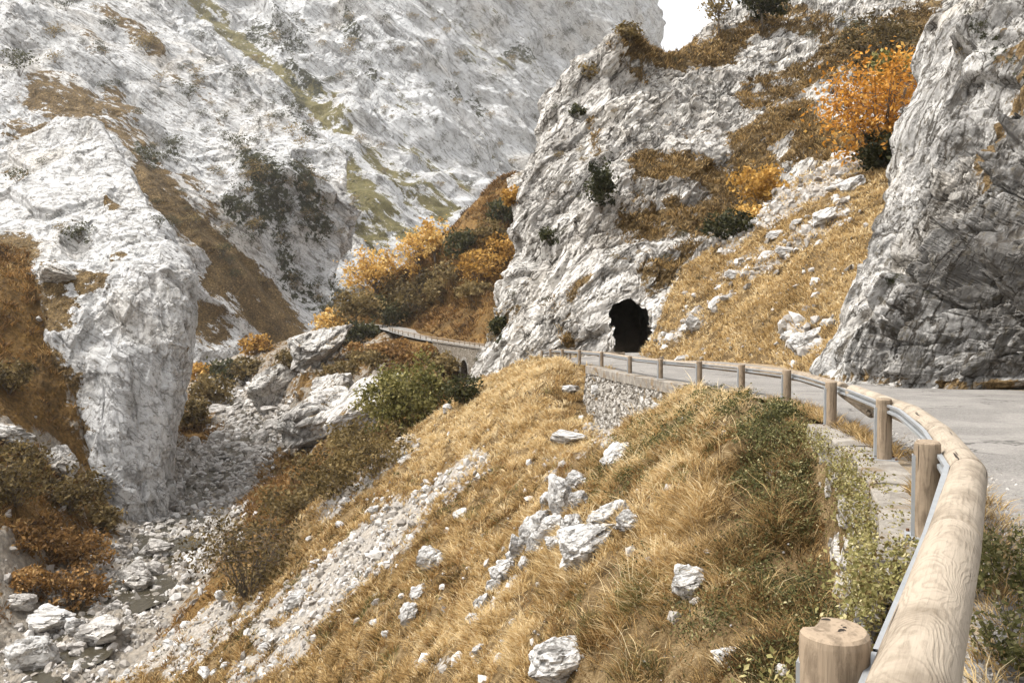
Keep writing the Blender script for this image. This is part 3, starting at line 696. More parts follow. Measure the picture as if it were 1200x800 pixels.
# tunnel rock and slope above it
rows = [[back((520, 500, 80), 1.2, 6), (530, 490, 80), (590, 460, 69), (680, 445, 64.5), (745, 435, 62.5), (800, 435, 61), (900, 435, 57), (1000, 435, 52), (1120, 435, 48)],
        [back((552, 430, 80), 1.2, 6), (556, 428, 80), (610, 398, 70.5), (680, 385, 66.5), (745, 380, 64), (800, 370, 64.5), (900, 350, 63), (1000, 330, 60), (1120, 330, 56)],
        [back((582, 350, 83), 1.2, 6), (585, 345, 84), (630, 320, 77), (690, 310, 72.5), (760, 310, 70.5), (820, 300, 71), (900, 270, 71), (1000, 240, 69), (1120, 240, 66)],
        [back((600, 270, 88), 1.2, 5), (603, 265, 88), (650, 250, 82), (710, 240, 78), (780, 230, 79), (850, 220, 81), (920, 190, 82), (1000, 160, 81), (1120, 160, 80)],
        [back((612, 200, 92), 1.2, 4), (615, 195, 92), (660, 180, 87), (720, 170, 85), (790, 160, 88), (850, 150, 92), (920, 120, 95), (1000, 90, 97), (1120, 90, 95)],
        [back((645, 128, 96), 1.2, 2), (648, 125, 96), (690, 112, 93), (740, 100, 93), (790, 105, 98), (850, 90, 104), (920, 60, 109), (1000, 20, 114), (1120, 20, 112)],
        [back((685, 76, 100), 1.2, 0), (688, 74, 100), (712, 54, 99), (740, 38, 99), (786, 66, 106), (835, 30, 118), (900, -30, 128), (1000, -90, 138), (1120, -100, 135)],
        [back((690, 74, 100), 1.3, 0, -12), back((688, 74, 100), 1.3, 0, -10), back((712, 54, 99), 1.3, 0, -10), back((740, 38, 99), 1.3, 0, -10), back((786, 66, 106), 1.25, 0, -10), back((835, 30, 118), 1.2, 0, -8), back((900, -30, 128), 1.2, 0, -5), back((1000, -90, 138), 1.2), back((1120, -100, 135), 1.2)]]
def d_tun(G, px, py):
    d = rock_disp(G, 6.0, 1.25, 401, STR_B, (0.5, 1, 1), crack=0.5, beds=0.35, warp=0.15)
    d += rock_disp(G, 2.4, 0.50, 403, STR_B, (0.5, 1, 1), crack=1.5, beds=0.1, warp=0.35)
    d += rock_disp(G, 0.9, 0.17, 405, STR_B, (0.5, 1, 1), crack=1.2, beds=0.0, warp=0.3)
    hole = np.exp(-(((px - 628) / 26) ** 2 + ((py - 300) / 20) ** 2)) * 2.6
    mouth = np.exp(-(((px - 744) / 45) ** 2 + ((py - 385) / 50) ** 2))
    return d * (1 - 0.55 * mouth) - hole - 0.3 * mouth
def arch_cut(c):
    x0, x1 = 7.55, 10.35
    zt = CZ + 1.4; zs = zt - 1.2
    inx = (c[:, 0] > x0) & (c[:, 0] < x1)
    xm = (x0 + x1) / 2; hw = (x1 - x0) / 2
    c = c + 0.34 * np.stack([fbm(c * 0.9, 4, 3), 0 * c[:, 0], fbm(c * 0.9, 4, 14)], -1)
    inx = (c[:, 0] > x0) & (c[:, 0] < x1)
    arch = zs + (zt - zs) * np.sqrt(np.clip(1 - ((c[:, 0] - xm) / hw) ** 2, 0, 1)) ** 1.2
    return inx & (c[:, 2] < arch) & (c[:, 1] < 70) & (c[:, 1] > 55)
tr = rock_patch('cliff', rows, 640, 560, MAT['rock_tunnel'], d_tun, cut=arch_cut,
    veg=[(745, 45, 800, 68, 16, 1.2), (790, 68, 850, 60, 14, 1.1), (840, 55, 880, 30, 14, .9), (755, 195, 845, 205, 15, 1.15), (750, 205, 745, 270, 10, .5), (740, 270, 830, 255, 16, .95), (830, 250, 890, 180, 16, 1.1), (870, 170, 940, 130, 16, 1.0), (880, 110, 920, 100, 16, .8), (930, 90, 990, 60, 16, .95), (900, 20, 960, 30, 18, .7), (960, 170, 1040, 200, 24, 1.1), (1000, 60, 1080, 30, 24, 1.0), (560, 400, 600, 360, 8, .6), (640, 360, 690, 330, 7, .6), (660, 390, 665, 400, 6, .6), (690, 130, 700, 180, 6, .6), (720, 60, 760, 90, 6, .6), (790, 240, 800, 260, 12, .8), (850, 260, 900, 240, 20, 1.1), (760, 330, 830, 280, 12, 0.8), (880, 220, 900, 200, 14, 1.0), (930, 180, 950, 160, 14, 1.0)],
    shrub=[(705, 205, 703, 240, 11, 1.05), (640, 275, 652, 280, 8, .8), (1010, 45, 1060, 60, 26, .9), (850, 265, 870, 260, 12, .9), (575, 385, 585, 395, 7, .7), (675, 128, 680, 130, 5, .7)])
tag(tr, 'broken limestone crag pierced by the dark road tunnel', 'cliff', kind='structure')

# scree slope
rows = [[(735, 440, 61), (790, 440, 54.5), (850, 446, 46), (900, 452, 39), (960, 460, 31), (1040, 470, 27)],
        [(765, 395, 62), (810, 388, 57.5), (860, 388, 50.5), (910, 390, 44), (970, 395, 36), (1050, 395, 31)],
        [(785, 345, 65), (830, 335, 61), (880, 325, 56), (930, 320, 51), (980, 320, 45), (1060, 320, 39)],
        [(815, 305, 69), (850, 290, 66), (900, 270, 62), (950, 255, 58), (1000, 250, 53), (1070, 250, 48)],
        [(855, 275, 73), (890, 248, 70), (930, 222, 68), (970, 205, 66), (1020, 195, 62), (1080, 195, 56)],
        [(880, 262, 80), (910, 235, 79), (945, 208, 78), (985, 185, 76), (1025, 178, 74), (1090, 178, 70)]]
G = loft(rows, 420, 380); N = grid_normals(G); N *= np.sign(N[..., 2:3])
px, py = proj(G)
gs = capsules(px, py, [(900, 255, 1000, 190, 16, .75), (850, 290, 900, 250, 10, .7), (930, 392, 955, 405, 12, .7), (800, 390, 820, 370, 10, .6), (880, 320, 990, 245, 12, .5), (780, 400, 790, 395, 10, .6), (840, 330, 900, 290, 10, .4)])
d = 0.25 * fbm(G * 0.5, 4, 71) + np.clip(gs, 0, 1) * (rock_disp(G, 2.2, 0.55, 72, (0, 40, 0), (0.5, 1, 1)) + 0.1) + 0.18 * np.abs(fbm(G * 1.2, 3, 75)) + 0.12 * rock_disp(G, 1.3, 0.8, 78)
SV = G + N * d[..., None]
q = grid_quads(420, 380)
cen = SV.reshape(-1, 3)[q].mean(1)
q = q[~((cen[:, 0] < 10.3) & (cen[:, 2] < CZ + 0.9) & (cen[:, 0] > 6))]
me = np_mesh('scree_slope', SV.reshape(-1, 3), q, smooth=False, attrs={'gravel': gs.ravel()})
tag(link('scree_slope', me, MAT['scree']), 'tawny grass and stone scree slope between tunnel and roadside cliff', 'slope', kind='structure')

# roadside cliff
sil = [(955, 462, 27.5), (972, 400, 28.5), (1006, 312, 30.5), (1042, 205, 33.5), (1068, 105, 36.5), (1106, 5, 41), (1150, -110, 46), (1200, -260, 53)]
c2 = [(1040, 475, 24.5), (1050, 400, 25), (1072, 300, 26.5), (1092, 200, 29.2), (1116, 100, 32.5), (1148, 0, 36.5), (1190, -110, 41), (1240, -260, 47)]
c3 = [(1120, 480, 22.3), (1130, 400, 22.2), (1145, 300, 22.8), (1156, 200, 25.2), (1172, 100, 28.5), (1195, 0, 32.5), (1235, -110, 36.5), (1290, -260, 42)]
c4 = [(1205, 490, 20.2), (1215, 400, 19.6), (1225, 295, 19.8), (1232, 190, 21.6), (1245, 90, 24.8), (1262, 0, 28.3), (1300, -110, 32), (1350, -260, 37)]
c5 = [(1330, 500, 18), (1330, 400, 17), (1340, 290, 17.2), (1350, 190, 18.6), (1360, 90, 21.5), (1380, 0, 25), (1420, -110, 28), (1470, -260, 32)]
c6 = [(1560, 530, 14.5), (1560, 400, 14), (1570, 290, 14), (1580, 190, 15.2), (1600, 80, 18), (1620, -10, 21), (1660, -120, 24), (1720, -260, 27)]
c7 = [(2300, 640, 9), (2300, 420, 9), (2300, 290, 9), (2320, 190, 10), (2340, 60, 12), (2380, -60, 14), (2420, -180, 16), (2500, -330, 18)]
rows = [[back(a, 1.5, 3.0), back(a, 1.12, 0.9), a, b, c_, d_, e_, f_, g_] for a, b, c_, d_, e_, f_, g_ in zip(sil, c2, c3, c4, c5, c6, c7)]
def d_right(G, px, py):
    L_ = (G @ rotmat(0, -62, 10)) * np.array([0.3, 1, 1])
    d = rock_disp(G, 5.0, 1.0, 501, (0, -62, 10), (0.42, 1, 1), crack=0.6, beds=0.0, warp=0.7)
    d += 1.1 * (ridged(L_ * 0.33, 4, 515) - 0.8) + 0.9 * fbm(L_ * 0.14, 2, 517)
    d += rock_disp(G, 1.9, 0.85, 503, (0, -62, 10), (0.5, 1, 1), crack=1.3, beds=0.0, warp=0.5)
    d += rock_disp(G, 0.6, 0.19, 505, (0, -60, 10), (0.6, 1, 1), crack=0.9, beds=0.0, warp=0.5)
    d = d * np.clip((px - 960 + (455 - py) * -0.32) / 70, 0.35, 1) - 0.35
    # diagonal buttress edge with a grassy gully behind it
    gl = (px - 1125) - (230 - py) * 0.36
    d -= 1.0 * np.exp(-(gl / 16) ** 2) * np.clip((260 - py) / 60, 0, 1)
    return d + 0.9 * fbm(G * 0.16, 3, 511)
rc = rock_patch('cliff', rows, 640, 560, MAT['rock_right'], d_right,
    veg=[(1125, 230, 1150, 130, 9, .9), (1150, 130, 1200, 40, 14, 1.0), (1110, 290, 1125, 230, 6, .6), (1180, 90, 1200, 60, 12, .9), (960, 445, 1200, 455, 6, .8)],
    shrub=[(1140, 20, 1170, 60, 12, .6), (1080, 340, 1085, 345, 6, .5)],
    stain_shade=[(1120, 320, 1210, 260, 60, .75), (1060, 420, 1220, 400, 40, .6), (1085, 240, 1075, 330, 10, .5), (1160, 200, 1300, 120, 40, .6), (1250, 300, 1400, 300, 150, .7)])  # darkens the lower right face: painted shade together with black rock staining
tag(rc, 'dark stained limestone cliff with painted-in shade rising straight from the road edge', 'cliff', kind='structure')

# tunnel bore
tv, tq = [], []
na, ns_ = 40, 60
for k in range(ns_):
    s_ = k / (ns_ - 1); y = 67.6 + 24 * s_; xo = 2.6 * s_
    for a in range(na):
        an = math.pi * (a / (na - 1))
        x = 9.0 - 2.25 * math.cos(an); z = CZ - 2.9 + (2.75 if True else 0) * 0 + 0
        h = 2.2
        zz = CZ - 0.1 + h * math.sin(an) ** 0.8 if 0.02 < an < math.pi - 0.02 else CZ - 0.1
        tv.append((x + xo, y, zz))
tv = np.array(tv).reshape(ns_, na, 3)
lowL = tv[:, :1].copy(); lowL[..., 2] = CZ - 4.5
lowR = tv[:, -1:].copy(); lowR[..., 2] = CZ - 4.5
sideL = [tv[:, :1] * (1 - f) + lowL * f for f in np.linspace(1, 0.08, 12)]
sideR = [tv[:, -1:] * (1 - f) + lowR * f for f in np.linspace(0.08, 1, 12)]
TG = np.concatenate(sideL + [tv] + sideR, 1)
TN = grid_normals(TG)
TG = TG + TN * (0.28 * fbm(TG * 0.9, 4, 91) + rock_disp(TG, 1.6, 0.25, 93))[..., None] * np.clip((TG[..., 1:2] - 67.4) / 0.8, 0.35, 1)
nuT = TG.shape[1]
tq = grid_quads(nuT, ns_)
endc = len(TG.reshape(-1, 3))
TV = np.concatenate([TG.reshape(-1, 3), TG[-1].mean(0)[None] + np.array([[0, 0.5, 0]])])
tt = [( (ns_ - 1) * nuT + i, (ns_ - 1) * nuT + i + 1, endc) for i in range(nuT - 1)] + [((ns_ - 1) * nuT + nuT - 1, (ns_ - 1) * nuT, endc)]
me = np_mesh('tunnel', TV, tq, tt)
tun = tag(link('tunnel', me, MAT['tunnel']), 'dark rough-hewn road tunnel mouth in the limestone crag', 'tunnel')

# ------------------------------------------------------------------ ray picking on the finished terrain
bpy.context.view_layer.update()
DG = bpy.context.evaluated_depsgraph_get()
EYE = Vector((0, 0, CZ))
def pick(px, py):
    d = P(px, py, 1.0) - np.array([0, 0, CZ])
    ok, loc, nrm, idx, ob, _ = SC.ray_cast(DG, EYE, Vector(d).normalized())
    return (loc.copy(), nrm.copy(), ob.name) if ok else (None, None, None)

# ------------------------------------------------------------------ generic scatter tools
def unit(v): return v / (np.linalg.norm(v, axis=-1, keepdims=True) + 1e-9)

def sample_grid(G, mask, n, power=2.0, margin=60):
    """n random points on the grid surface G, weighted by mask and by apparent size"""
    c = (G[:-1, :-1] + G[1:, :-1] + G[:-1, 1:] + G[1:, 1:]) / 4
    a = np.linalg.norm(np.cross(G[1:, :-1] - G[:-1, :-1], G[:-1, 1:] - G[:-1, :-1]), axis=-1)
    m = (mask[:-1, :-1] + mask[1:, 1:]) / 2
    d = np.linalg.norm(c - np.array([0, 0, CZ]), axis=-1)
    x, y = proj(c)
    front = (c[..., 1] * ct - (c[..., 2] - CZ) * st) > 0.3
    w = a * np.clip(m, 0, None) / np.maximum(d, 2.0) ** power * ((x > -margin) & (x < 1200 + margin) & (y > -margin) & (y < 800 + margin + 60) & front)
    w = w.ravel(); w = w / w.sum()
    k = rng.choice(len(w), n, p=w)
    i, j = np.unravel_index(k, a.shape)
    u, v = rng.random(n)[:, None], rng.random(n)[:, None]
    p = G[i, j] * (1 - u) * (1 - v) + G[i + 1, j] * u * (1 - v) + G[i, j + 1] * (1 - u) * v + G[i + 1, j + 1] * u * v
    nn = np.cross(G[i, j + 1] - G[i, j], G[i + 1, j] - G[i, j]); nn = unit(nn)
    nn *= np.where((nn * (np.array([0, 0, CZ]) - p)).sum(-1, keepdims=True) < 0, -1, 1)
    return p, nn

def pal(t, stops):
    t = np.clip(t, 0, 1); xs = [s[0] for s in stops]
    return np.stack([np.interp(t, xs, [s[1][k] for s in stops]) for k in range(3)], -1)

STRAW = [(0, (0.070, 0.045, 0.018)), (0.25, (0.18, 0.115, 0.046)), (0.5, (0.385, 0.25, 0.098)), (0.8, (0.59, 0.425, 0.20)), (1, (0.70, 0.57, 0.35))]
RUST = [(0, (0.050, 0.028, 0.012)), (0.4, (0.15, 0.080, 0.027)), (0.75, (0.30, 0.165, 0.055)), (1, (0.44, 0.29, 0.12))]

def blades(p, nrm, k, length, width, tint_f, stops, spread, lean=0.55, jit=0.28):
    """grass: k blades round every tuft p; returns mesh arrays"""
    n = len(p)
    tl = np.repeat(length, k); tw = np.repeat(width, k)
    m = n * k
    base = np.repeat(p, k, 0); nr = np.repeat(nrm, k, 0)
    az = rng.random(m) * 2 * np.pi
    hz = np.stack([np.cos(az), np.sin(az), np.zeros(m)], -1)
    rr = np.repeat(spread, k)[:, None] * np.sqrt(rng.random(m))[:, None]
    off = hz * rr; off -= nr * (off * nr).sum(-1, keepdims=True)
    base = base + off - nr * 0.02
    down = nr * np.array([1, 1, 0.0]); 
    L = tl * (0.55 + 0.65 * rng.random(m))
    dirv = unit(np.array([0, 0, 1.0]) + hz * (0.35 + 1.1 * lean * rng.random(m))[:, None] + down * 0.28 + 0.2 * rng.standard_normal((m, 3)))
    mid = base + dirv * (L * 0.55)[:, None]
    tipd = unit(dirv + hz * 0.45 + down * 0.25 + np.array([0, 0, -0.30]))
    tip = mid + tipd * (L * 0.5)[:, None]
    saz = rng.random(m) * 2 * np.pi
    side = unit(np.cross(dirv, np.stack([np.cos(saz), np.sin(saz), 0.3 * np.ones(m)], -1))) * (tw * 0.5)[:, None]
    V = np.stack([base - side, base + side, mid + side * 0.75, mid - side * 0.75, tip], 1).reshape(-1, 3)
    i = np.arange(m)[:, None] * 5
    q = i + np.array([[0, 1, 2, 3]]); t = i + np.array([[3, 2, 4]])
    col = pal(np.repeat(tint_f, k) + jit * rng.standard_normal(m) * 0.6, stops)
    return V, q, t, np.repeat(col, 5, 0)

def join_parts(parts):
    V, Qd, T, C, n = [], [], [], [], 0
    for v, q, t, c in parts:
        V.append(v); C.append(c)
        if q is not None: Qd.append(q + n)
        if t is not None: T.append(t + n)
        n += len(v)
    return np.concatenate(V), (np.concatenate(Qd) if Qd else None), (np.concatenate(T) if T else None), np.concatenate(C)

def leaf_quads(p, nrm, size, col, flat=0.5):
    """little diamond leaves at p"""
    m = len(p)
    n = unit(nrm * flat + rng.standard_normal((m, 3)))
    a = unit(np.cross(n, rng.standard_normal((m, 3)))); b = np.cross(n, a)
    s = (size * (0.6 + 0.8 * rng.random(m)))[:, None]
    V = np.stack([p - a * s, p - b * s * 0.55 + n * s * 0.12, p + a * s, p + b * s * 0.55 + n * s * 0.12], 1).reshape(-1, 3)
    q = np.arange(m)[:, None] * 4 + np.array([[0, 1, 2, 3]])
    return V, q, None, np.repeat(col, 4, 0)

def mesh_parts(name, parts, mat, smooth=False):
    V, q, t, c = join_parts(parts)
    me = np_mesh(name, V, q, t, smooth, {'tint': c})
    me.materials.append(mat)
    return me

# ------------------------------------------------------------------ grass on the hillside
hx, hy = proj(FV)
dry = 0.5 + 0.5 * fbm(FV * 0.35, 4, 15)
clump = np.clip(0.45 + 1.8 * fbm(FV * np.array([1.1, 1.1, 1.1]), 4, 25), 0.03, 1.5)
dline = FX - np.interp(FY, left_pts[:, 1], left_pts[:, 0])
free = np.where((dline < -0.32) & (FY < 62), 1.0, 0.0)
inwall1 = (FY < 13.0) & (dline > -0.40)
inwall2 = (FY > 24.5) & (FY < 38) & (dline > -0.7)
free = free * np.where(inwall1 | inwall2, 0.0, 1.0)
mask = free * clump * np.clip(1.15 - grav * 1.15, 0.03, 1)
p, nn = sample_grid(FV, mask, 30000, 1.75)
dist = np.linalg.norm(p - np.array([0, 0, CZ]), axis=-1)
gx, gy = proj(p)
# colour zones: bright straw on the ridge, brown-gold lower, greenish brown by the wall
bright = capsules(gx, gy, [(520, 510, 640, 430, 45, 1.0), (600, 520, 720, 470, 40, .7), (760, 640, 830, 560, 40, .8), (830, 480, 900, 470, 30, .8), (480, 720, 640, 660, 50, .5), (560, 760, 620, 700, 40, .6), (700, 700, 760, 640, 50, .5)])
darkz = capsules(gx, gy, [(880, 560, 960, 700, 60, 1.0), (760, 740, 900, 790, 50, .8), (900, 520, 950, 560, 30, .8), (420, 720, 500, 690, 40, .5), (640, 700, 700, 790, 30, .4), (220, 770, 330, 740, 30, .6)])
tf = 0.51 + 0.30 * fbm(p * 0.6, 3, 44) + 0.30 * bright - 0.30 * darkz + 0.22 * fbm(p * np.array([1.9, 1.9, 1.9]), 3, 144) + 0.15 * rng.standard_normal(len(p))
hv = np.clip(0.55 + 0.9 * fbm(p * 0.8, 3, 45), 0.12, 1.25)
ln = (0.09 + 0.24 * hv) * (0.7 + 0.5 * rng.random(len(p))) * np.interp(dist, [4, 14, 40], [0.8, 1.0, 1.2])
wd = np.maximum(0.0040, dist * 0.00080)
kindn = fbm(p * 0.55, 3, 145) + 0.35 * rng.standard_normal(len(p)) + 0.55 * darkz - 0.25 * bright
GREENY = [(0, (0.030, 0.030, 0.011)), (0.4, (0.085, 0.080, 0.027)), (0.75, (0.20, 0.175, 0.065)), (1, (0.38, 0.32, 0.15))]
parts = []
for sel, st_, kk, le, sp_ in ((kindn < 0.22, STRAW, 18, 1.0, 1.0), ((kindn >= 0.22) & (kindn < 0.62), RUST, 16, 0.8, 1.2), (kindn >= 0.62, GREENY, 18, 0.6, 1.1)):
    parts.append(blades(p[sel], nn[sel], kk, ln[sel] * le, wd[sel], tf[sel] + (0.08 if st_ is RUST else 0.0), st_, (0.08 + dist[sel] * 0.004) * sp_))
tall = rng.random(len(p)) < 0.13
parts.append(blades(p[tall], nn[tall], 5, ln[tall] * 1.7 + 0.06, wd[tall] * 0.8, tf[tall] + 0.25, STRAW, np.full(tall.sum(), 0.12), lean=0.8))
gm = mesh_parts('grass', parts, MAT['grass'])
tag(link('grass', gm), 'dry golden grass covering the steep hillside below the road', 'grass', kind='stuff')

# weeds (leafy green plants) on the shoulder of the hillside and along the wall foot
wmask = free * capsules(hx, hy, [(925, 480, 985, 510, 24, 1.0), (905, 570, 950, 625, 30, .9), (935, 520, 955, 600, 26, .9), (880, 500, 920, 520, 22, .5), (960, 700, 975, 780, 22, .5), (840, 470, 900, 475, 16, .35), (720, 560, 800, 500, 24, .3), (870, 660, 940, 720, 34, .35), (760, 690, 880, 770, 30, .18)]) * np.clip(fbm(FV * 1.4, 3, 29) * 1.6 + 0.5, 0, 1)
p, nn = sample_grid(FV, wmask, 1700, 1.6)
k = 26
pp = np.repeat(p, k, 0) + rng.standard_normal((len(p) * k, 3)) * np.array([0.10, 0.10, 0.06]); hgt = np.repeat(0.06 + 0.15 * rng.random(len(p)), k) * rng.random(len(p) * k)
pp[:, 2] += hgt + 0.03
LEAFG = [(0, (0.028, 0.028, 0.010)), (0.45, (0.080, 0.080, 0.026)), (0.8, (0.19, 0.175, 0.065)), (1, (0.42, 0.37, 0.20))]
tf = np.repeat(0.42 + 0.2 * rng.standard_normal(len(p)), k) + 0.2 * rng.standard_normal(len(pp))
wd_ = np.linalg.norm(pp - np.array([0, 0, CZ]), axis=-1)
wm = mesh_parts('weeds', [leaf_quads(pp, np.repeat(nn, k, 0), 0.008 + 0.0009 * wd_, pal(tf, LEAFG), 0.8)], MAT['leaf'])
tag(link('weeds', wm), 'dark green leafy weeds among the grass beside the retaining wall', 'weeds', kind='stuff')

# grass on the scree slope
gmask = np.clip(1.0 - gs * 1.1, 0.02, 1) * np.clip(0.5 + fbm(SV * 0.6, 3, 31), 0.05, 1)
p, nn = sample_grid(SV, gmask, 14000, 1.2)
dist = np.linalg.norm(p, axis=-1)
parts = [blades(p, nn, 7, 0.14 + 0.22 * rng.random(len(p)), dist * 0.0009, 0.66 + 0.25 * fbm(p * 0.3, 3, 46) + 0.15 * rng.standard_normal(len(p)), STRAW, np.full(len(p), 0.35))]
tag(link('grass', mesh_parts('grass', parts, MAT['grass'])), 'short tawny grass on the scree slope above the road', 'grass', kind='stuff')

# bracken and rough grass on the gorge banks
bx, by = proj(VV)
bmask = np.clip(1 - 1.4 * np.maximum(grav_v, rockm), 0, 1) * np.clip(0.45 + fbm(VV * 0.12, 3, 37), 0.02, 1) * (VY < 260) * (DM > 6.5)
p, nn = sample_grid(VV, bmask, 21000, 1.35)
dist = np.linalg.norm(p, axis=-1)
tf = 0.42 + 0.45 * fbm(p * 0.15, 3, 47) + 0.16 * rng.standard_normal(len(p))
parts = [blades(p, nn, 7, (0.35 + 0.4 * rng.random(len(p))) * np.interp(dist, [60, 200], [1, 2.0]), dist * 0.0010, tf, RUST, 0.005 * dist)]
tag(link('bracken', mesh_parts('bracken', parts, MAT['grass'])), 'rust brown bracken and rough grass on the gorge banks', 'bracken', kind='stuff')

TVg, Tveg, Tsh = GEO['limestone_tunnel_rock']
p, nn = sample_grid(TVg, np.clip(Tveg - 0.35, 0, 1) * np.clip(0.5 + fbm(TVg * 0.5, 3, 39), 0.0, 1) * (capsules(*proj(TVg), [(744, 375, 744, 400, 44, 1.0)]) < 0.01), 9000, 1.2)
dist = np.linalg.norm(p, axis=-1)
parts = [blades(p, nn, 6, 0.30 + 0.35 * rng.random(len(p)), dist * 0.0009, 0.22 + 0.25 * fbm(p * 0.2, 3, 48) + 0.16 * rng.standard_normal(len(p)), STRAW, np.full(len(p), 0.4))]
tag(link('grass', mesh_parts('grass', parts, MAT['grass'])), 'brown grass growing on the ledges of the tunnel crag', 'grass', kind='stuff')

# ------------------------------------------------------------------ gravel (loose stone nobody could count)
def ico():
    b = bpy.data.meshes.new('t'); import bmesh
    m = bmesh.new(); bmesh.ops.create_icosphere(m, subdivisions=1, radius=1); m.to_mesh(b); m.free()
    v = np.array([x.co[:] for x in b.vertices]); f = np.array([x.vertices[:] for x in b.polygons]); bpy.data.meshes.remove(b)
    return v, f
IV, IF = ico()
def pebbles(p, size):
    n = len(p)
    q = rng.standard_normal((n, 4)); q /= np.linalg.norm(q, axis=1, keepdims=True)
    w, x, y, z = q.T
    M = np.stack([1 - 2 * (y * y + z * z), 2 * (x * y - z * w), 2 * (x * z + y * w), 2 * (x * y + z * w), 1 - 2 * (x * x + z * z), 2 * (y * z - x * w), 2 * (x * z - y * w), 2 * (y * z + x * w), 1 - 2 * (x * x + y * y)], -1).reshape(n, 3, 3)
    sc = size[:, None] * (0.5 + 0.7 * rng.random((n, 3)))
    v = IV[None] * sc[:, None] * (1 + 0.22 * rng.standard_normal((n, len(IV), 1)))
    v = np.einsum('nij,nkj->nki', M, v) + p[:, None]
    f = (np.arange(n)[:, None, None] * len(IV) + IF[None]).reshape(-1, 3)
    return v.reshape(-1, 3), f
t = NT('loose_limestone'); c = t.coord()
gi = t.n('NewGeometry').outputs['Random Per Island']
cc = t.ramp(gi, [(0, (0.16, 0.14, 0.115)), (0.4, (0.30, 0.275, 0.245)), (0.8, (0.42, 0.395, 0.365)), (1, (0.54, 0.52, 0.49))])
MAT['pebble'] = t.bsdf(t.mix(t.math('MULTIPLY', t.step(t.noise(c, 9, 5, 0.7), 0.45, 0.7), 0.5), cc, (0.16, 0.14, 0.12)), 0.92)
p, nn = sample_grid(FV, free * (np.clip(grav, 0, 1) ** 1.5 * np.clip(0.55 + 1.3 * fbm(FV * 0.7, 3, 52), 0.02, 1.5) + 0.012), 10000, 1.6)
sz = 0.014 + 0.17 * rng.random(len(p)) ** 9
v, f = pebbles(p + nn * 0.02, sz * np.interp(np.linalg.norm(p, axis=-1), [8, 40], [0.6, 1.5]))
tag(link('gravel', np_mesh('gravel', v, None, f), MAT['pebble']), 'streaks of pale broken stone running down the grass hillside', 'gravel', kind='stuff')
p, nn = sample_grid(SV, np.clip(gs, 0, 1) ** 2 + 0.03, 2300, 1.2)
v, f = pebbles(p + nn * 0.05, 0.06 + 0.34 * rng.random(len(p)) ** 4)
tag(link('gravel', np_mesh('gravel', v, None, f), MAT['pebble']), 'loose pale scree on the slope between tunnel and cliff', 'gravel', kind='stuff')
p, nn = sample_grid(VV, bed * (VY < 330) * np.where(dr < 3.0, 0.5, 1.0) * (0.08 + capsules(*proj(VV), [(300, 500, 230, 580, 40, 1), (230, 580, 190, 650, 36, .9), (190, 650, 60, 780, 40, .8), (260, 440, 300, 500, 24, .6)])), 9000, 0.9)
v, f = pebbles(p + nn * 0.05, (0.12 + 0.50 * rng.random(len(p)) ** 2.6) * np.interp(p[:, 1], [60, 250], [0.8, 1.8]))
tag(link('gravel', np_mesh('gravel', v, None, f), MAT['pebble']), 'cobbles filling the stony river bed', 'gravel', kind='stuff')
# stones along the foot of the roadside cliff and on the near verge
yy = 15 + 18 * rng.random(900); xx = np.interp(yy, right_pts[:, 1], right_pts[:, 0]) + 0.1 + np.abs(rng.standard_normal(900)) * 0.35
v1, f1 = pebbles(np.stack([xx, yy, road_z(yy) + 0.01], -1), 0.02 + 0.13 * rng.random(900) ** 3)
yy = 1.5 + 11 * rng.random(900); xx = line_x(yy) + 0.45 + np.abs(rng.standard_normal(900)) * 0.35
v2, f2 = pebbles(np.stack([xx, yy, road_z(yy) + 0.012], -1), 0.006 + 0.016 * rng.random(900) ** 2)
tag(link('gravel', np_mesh('gravel', np.concatenate([v1, v2]), None, np.concatenate([f1, f2 + len(v1)])), MAT['pebble']), 'small stones lying along both edges of the road', 'gravel', kind='stuff')
# dry verge under the cliff
yy = 14 + 19 * rng.random(1500); xx = np.interp(yy, right_pts[:, 1], right_pts[:, 0]) + 0.35 + np.abs(rng.standard_normal(1500)) * 0.5
p = np.stack([xx, yy, road_z(yy)], -1)
parts = [blades(p, np.tile([[0, 0, 1.0]], (1500, 1)), 9, 0.14 + 0.22 * rng.random(1500), np.full(1500, 0.022), 0.32 + 0.22 * rng.standard_normal(1500), STRAW, np.full(1500, 0.15))]
tag(link('grass', mesh_parts('grass', parts, MAT['grass'])), 'rusty verge grass along the foot of the roadside cliff', 'grass', kind='stuff')

# ------------------------------------------------------------------ boulders
import bmesh
def boulder_mesh(seed, sub, planes=16):
    r = np.random.default_rng(seed)
    bm = bmesh.new(); bmesh.ops.create_icosphere(bm, subdivisions=sub, radius=1.0)
    me = bpy.data.meshes.new('boulder'); bm.to_mesh(me); bm.free()
    v = np.zeros(len(me.vertices) * 3, np.float32); me.vertices.foreach_get('co', v); v = v.reshape(-1, 3)
    for _ in range(planes):
        n = r.standard_normal(3); n /= np.linalg.norm(n); d = 0.46 + 0.34 * r.random()
        s = v @ n
        v = v - np.where(s > d, (s - d) * 0.93, 0)[:, None] * n
    off = r.random(3) * 50
    n = unit(v)
    h, e = facets(v * np.array([0.9, 1.8, 2.4]) + off, seed, 1.0)
    h2, e2 = facets(v * 5.0 + off, seed + 1)
    v = v + n * (0.11 * h + 0.03 * h2 - 0.13 * np.exp(-(e / 0.05) ** 2) * np.clip(0.4 + 2 * fbm(v * 1.1 + off, 2, seed + 4), 0, 1) - 0.03 * np.exp(-(e2 / 0.06) ** 2) + 0.05 * fbm(v * 1.5 + off, 4, seed))[:, None]
    me.vertices.foreach_set('co', v.astype(np.float32).ravel())
    me.update()
    return me
BIG = [boulder_mesh(900 + i, 5, 24) for i in range(7)]
SML = [boulder_mesh(950 + i, 3, 12) for i in range(7)]
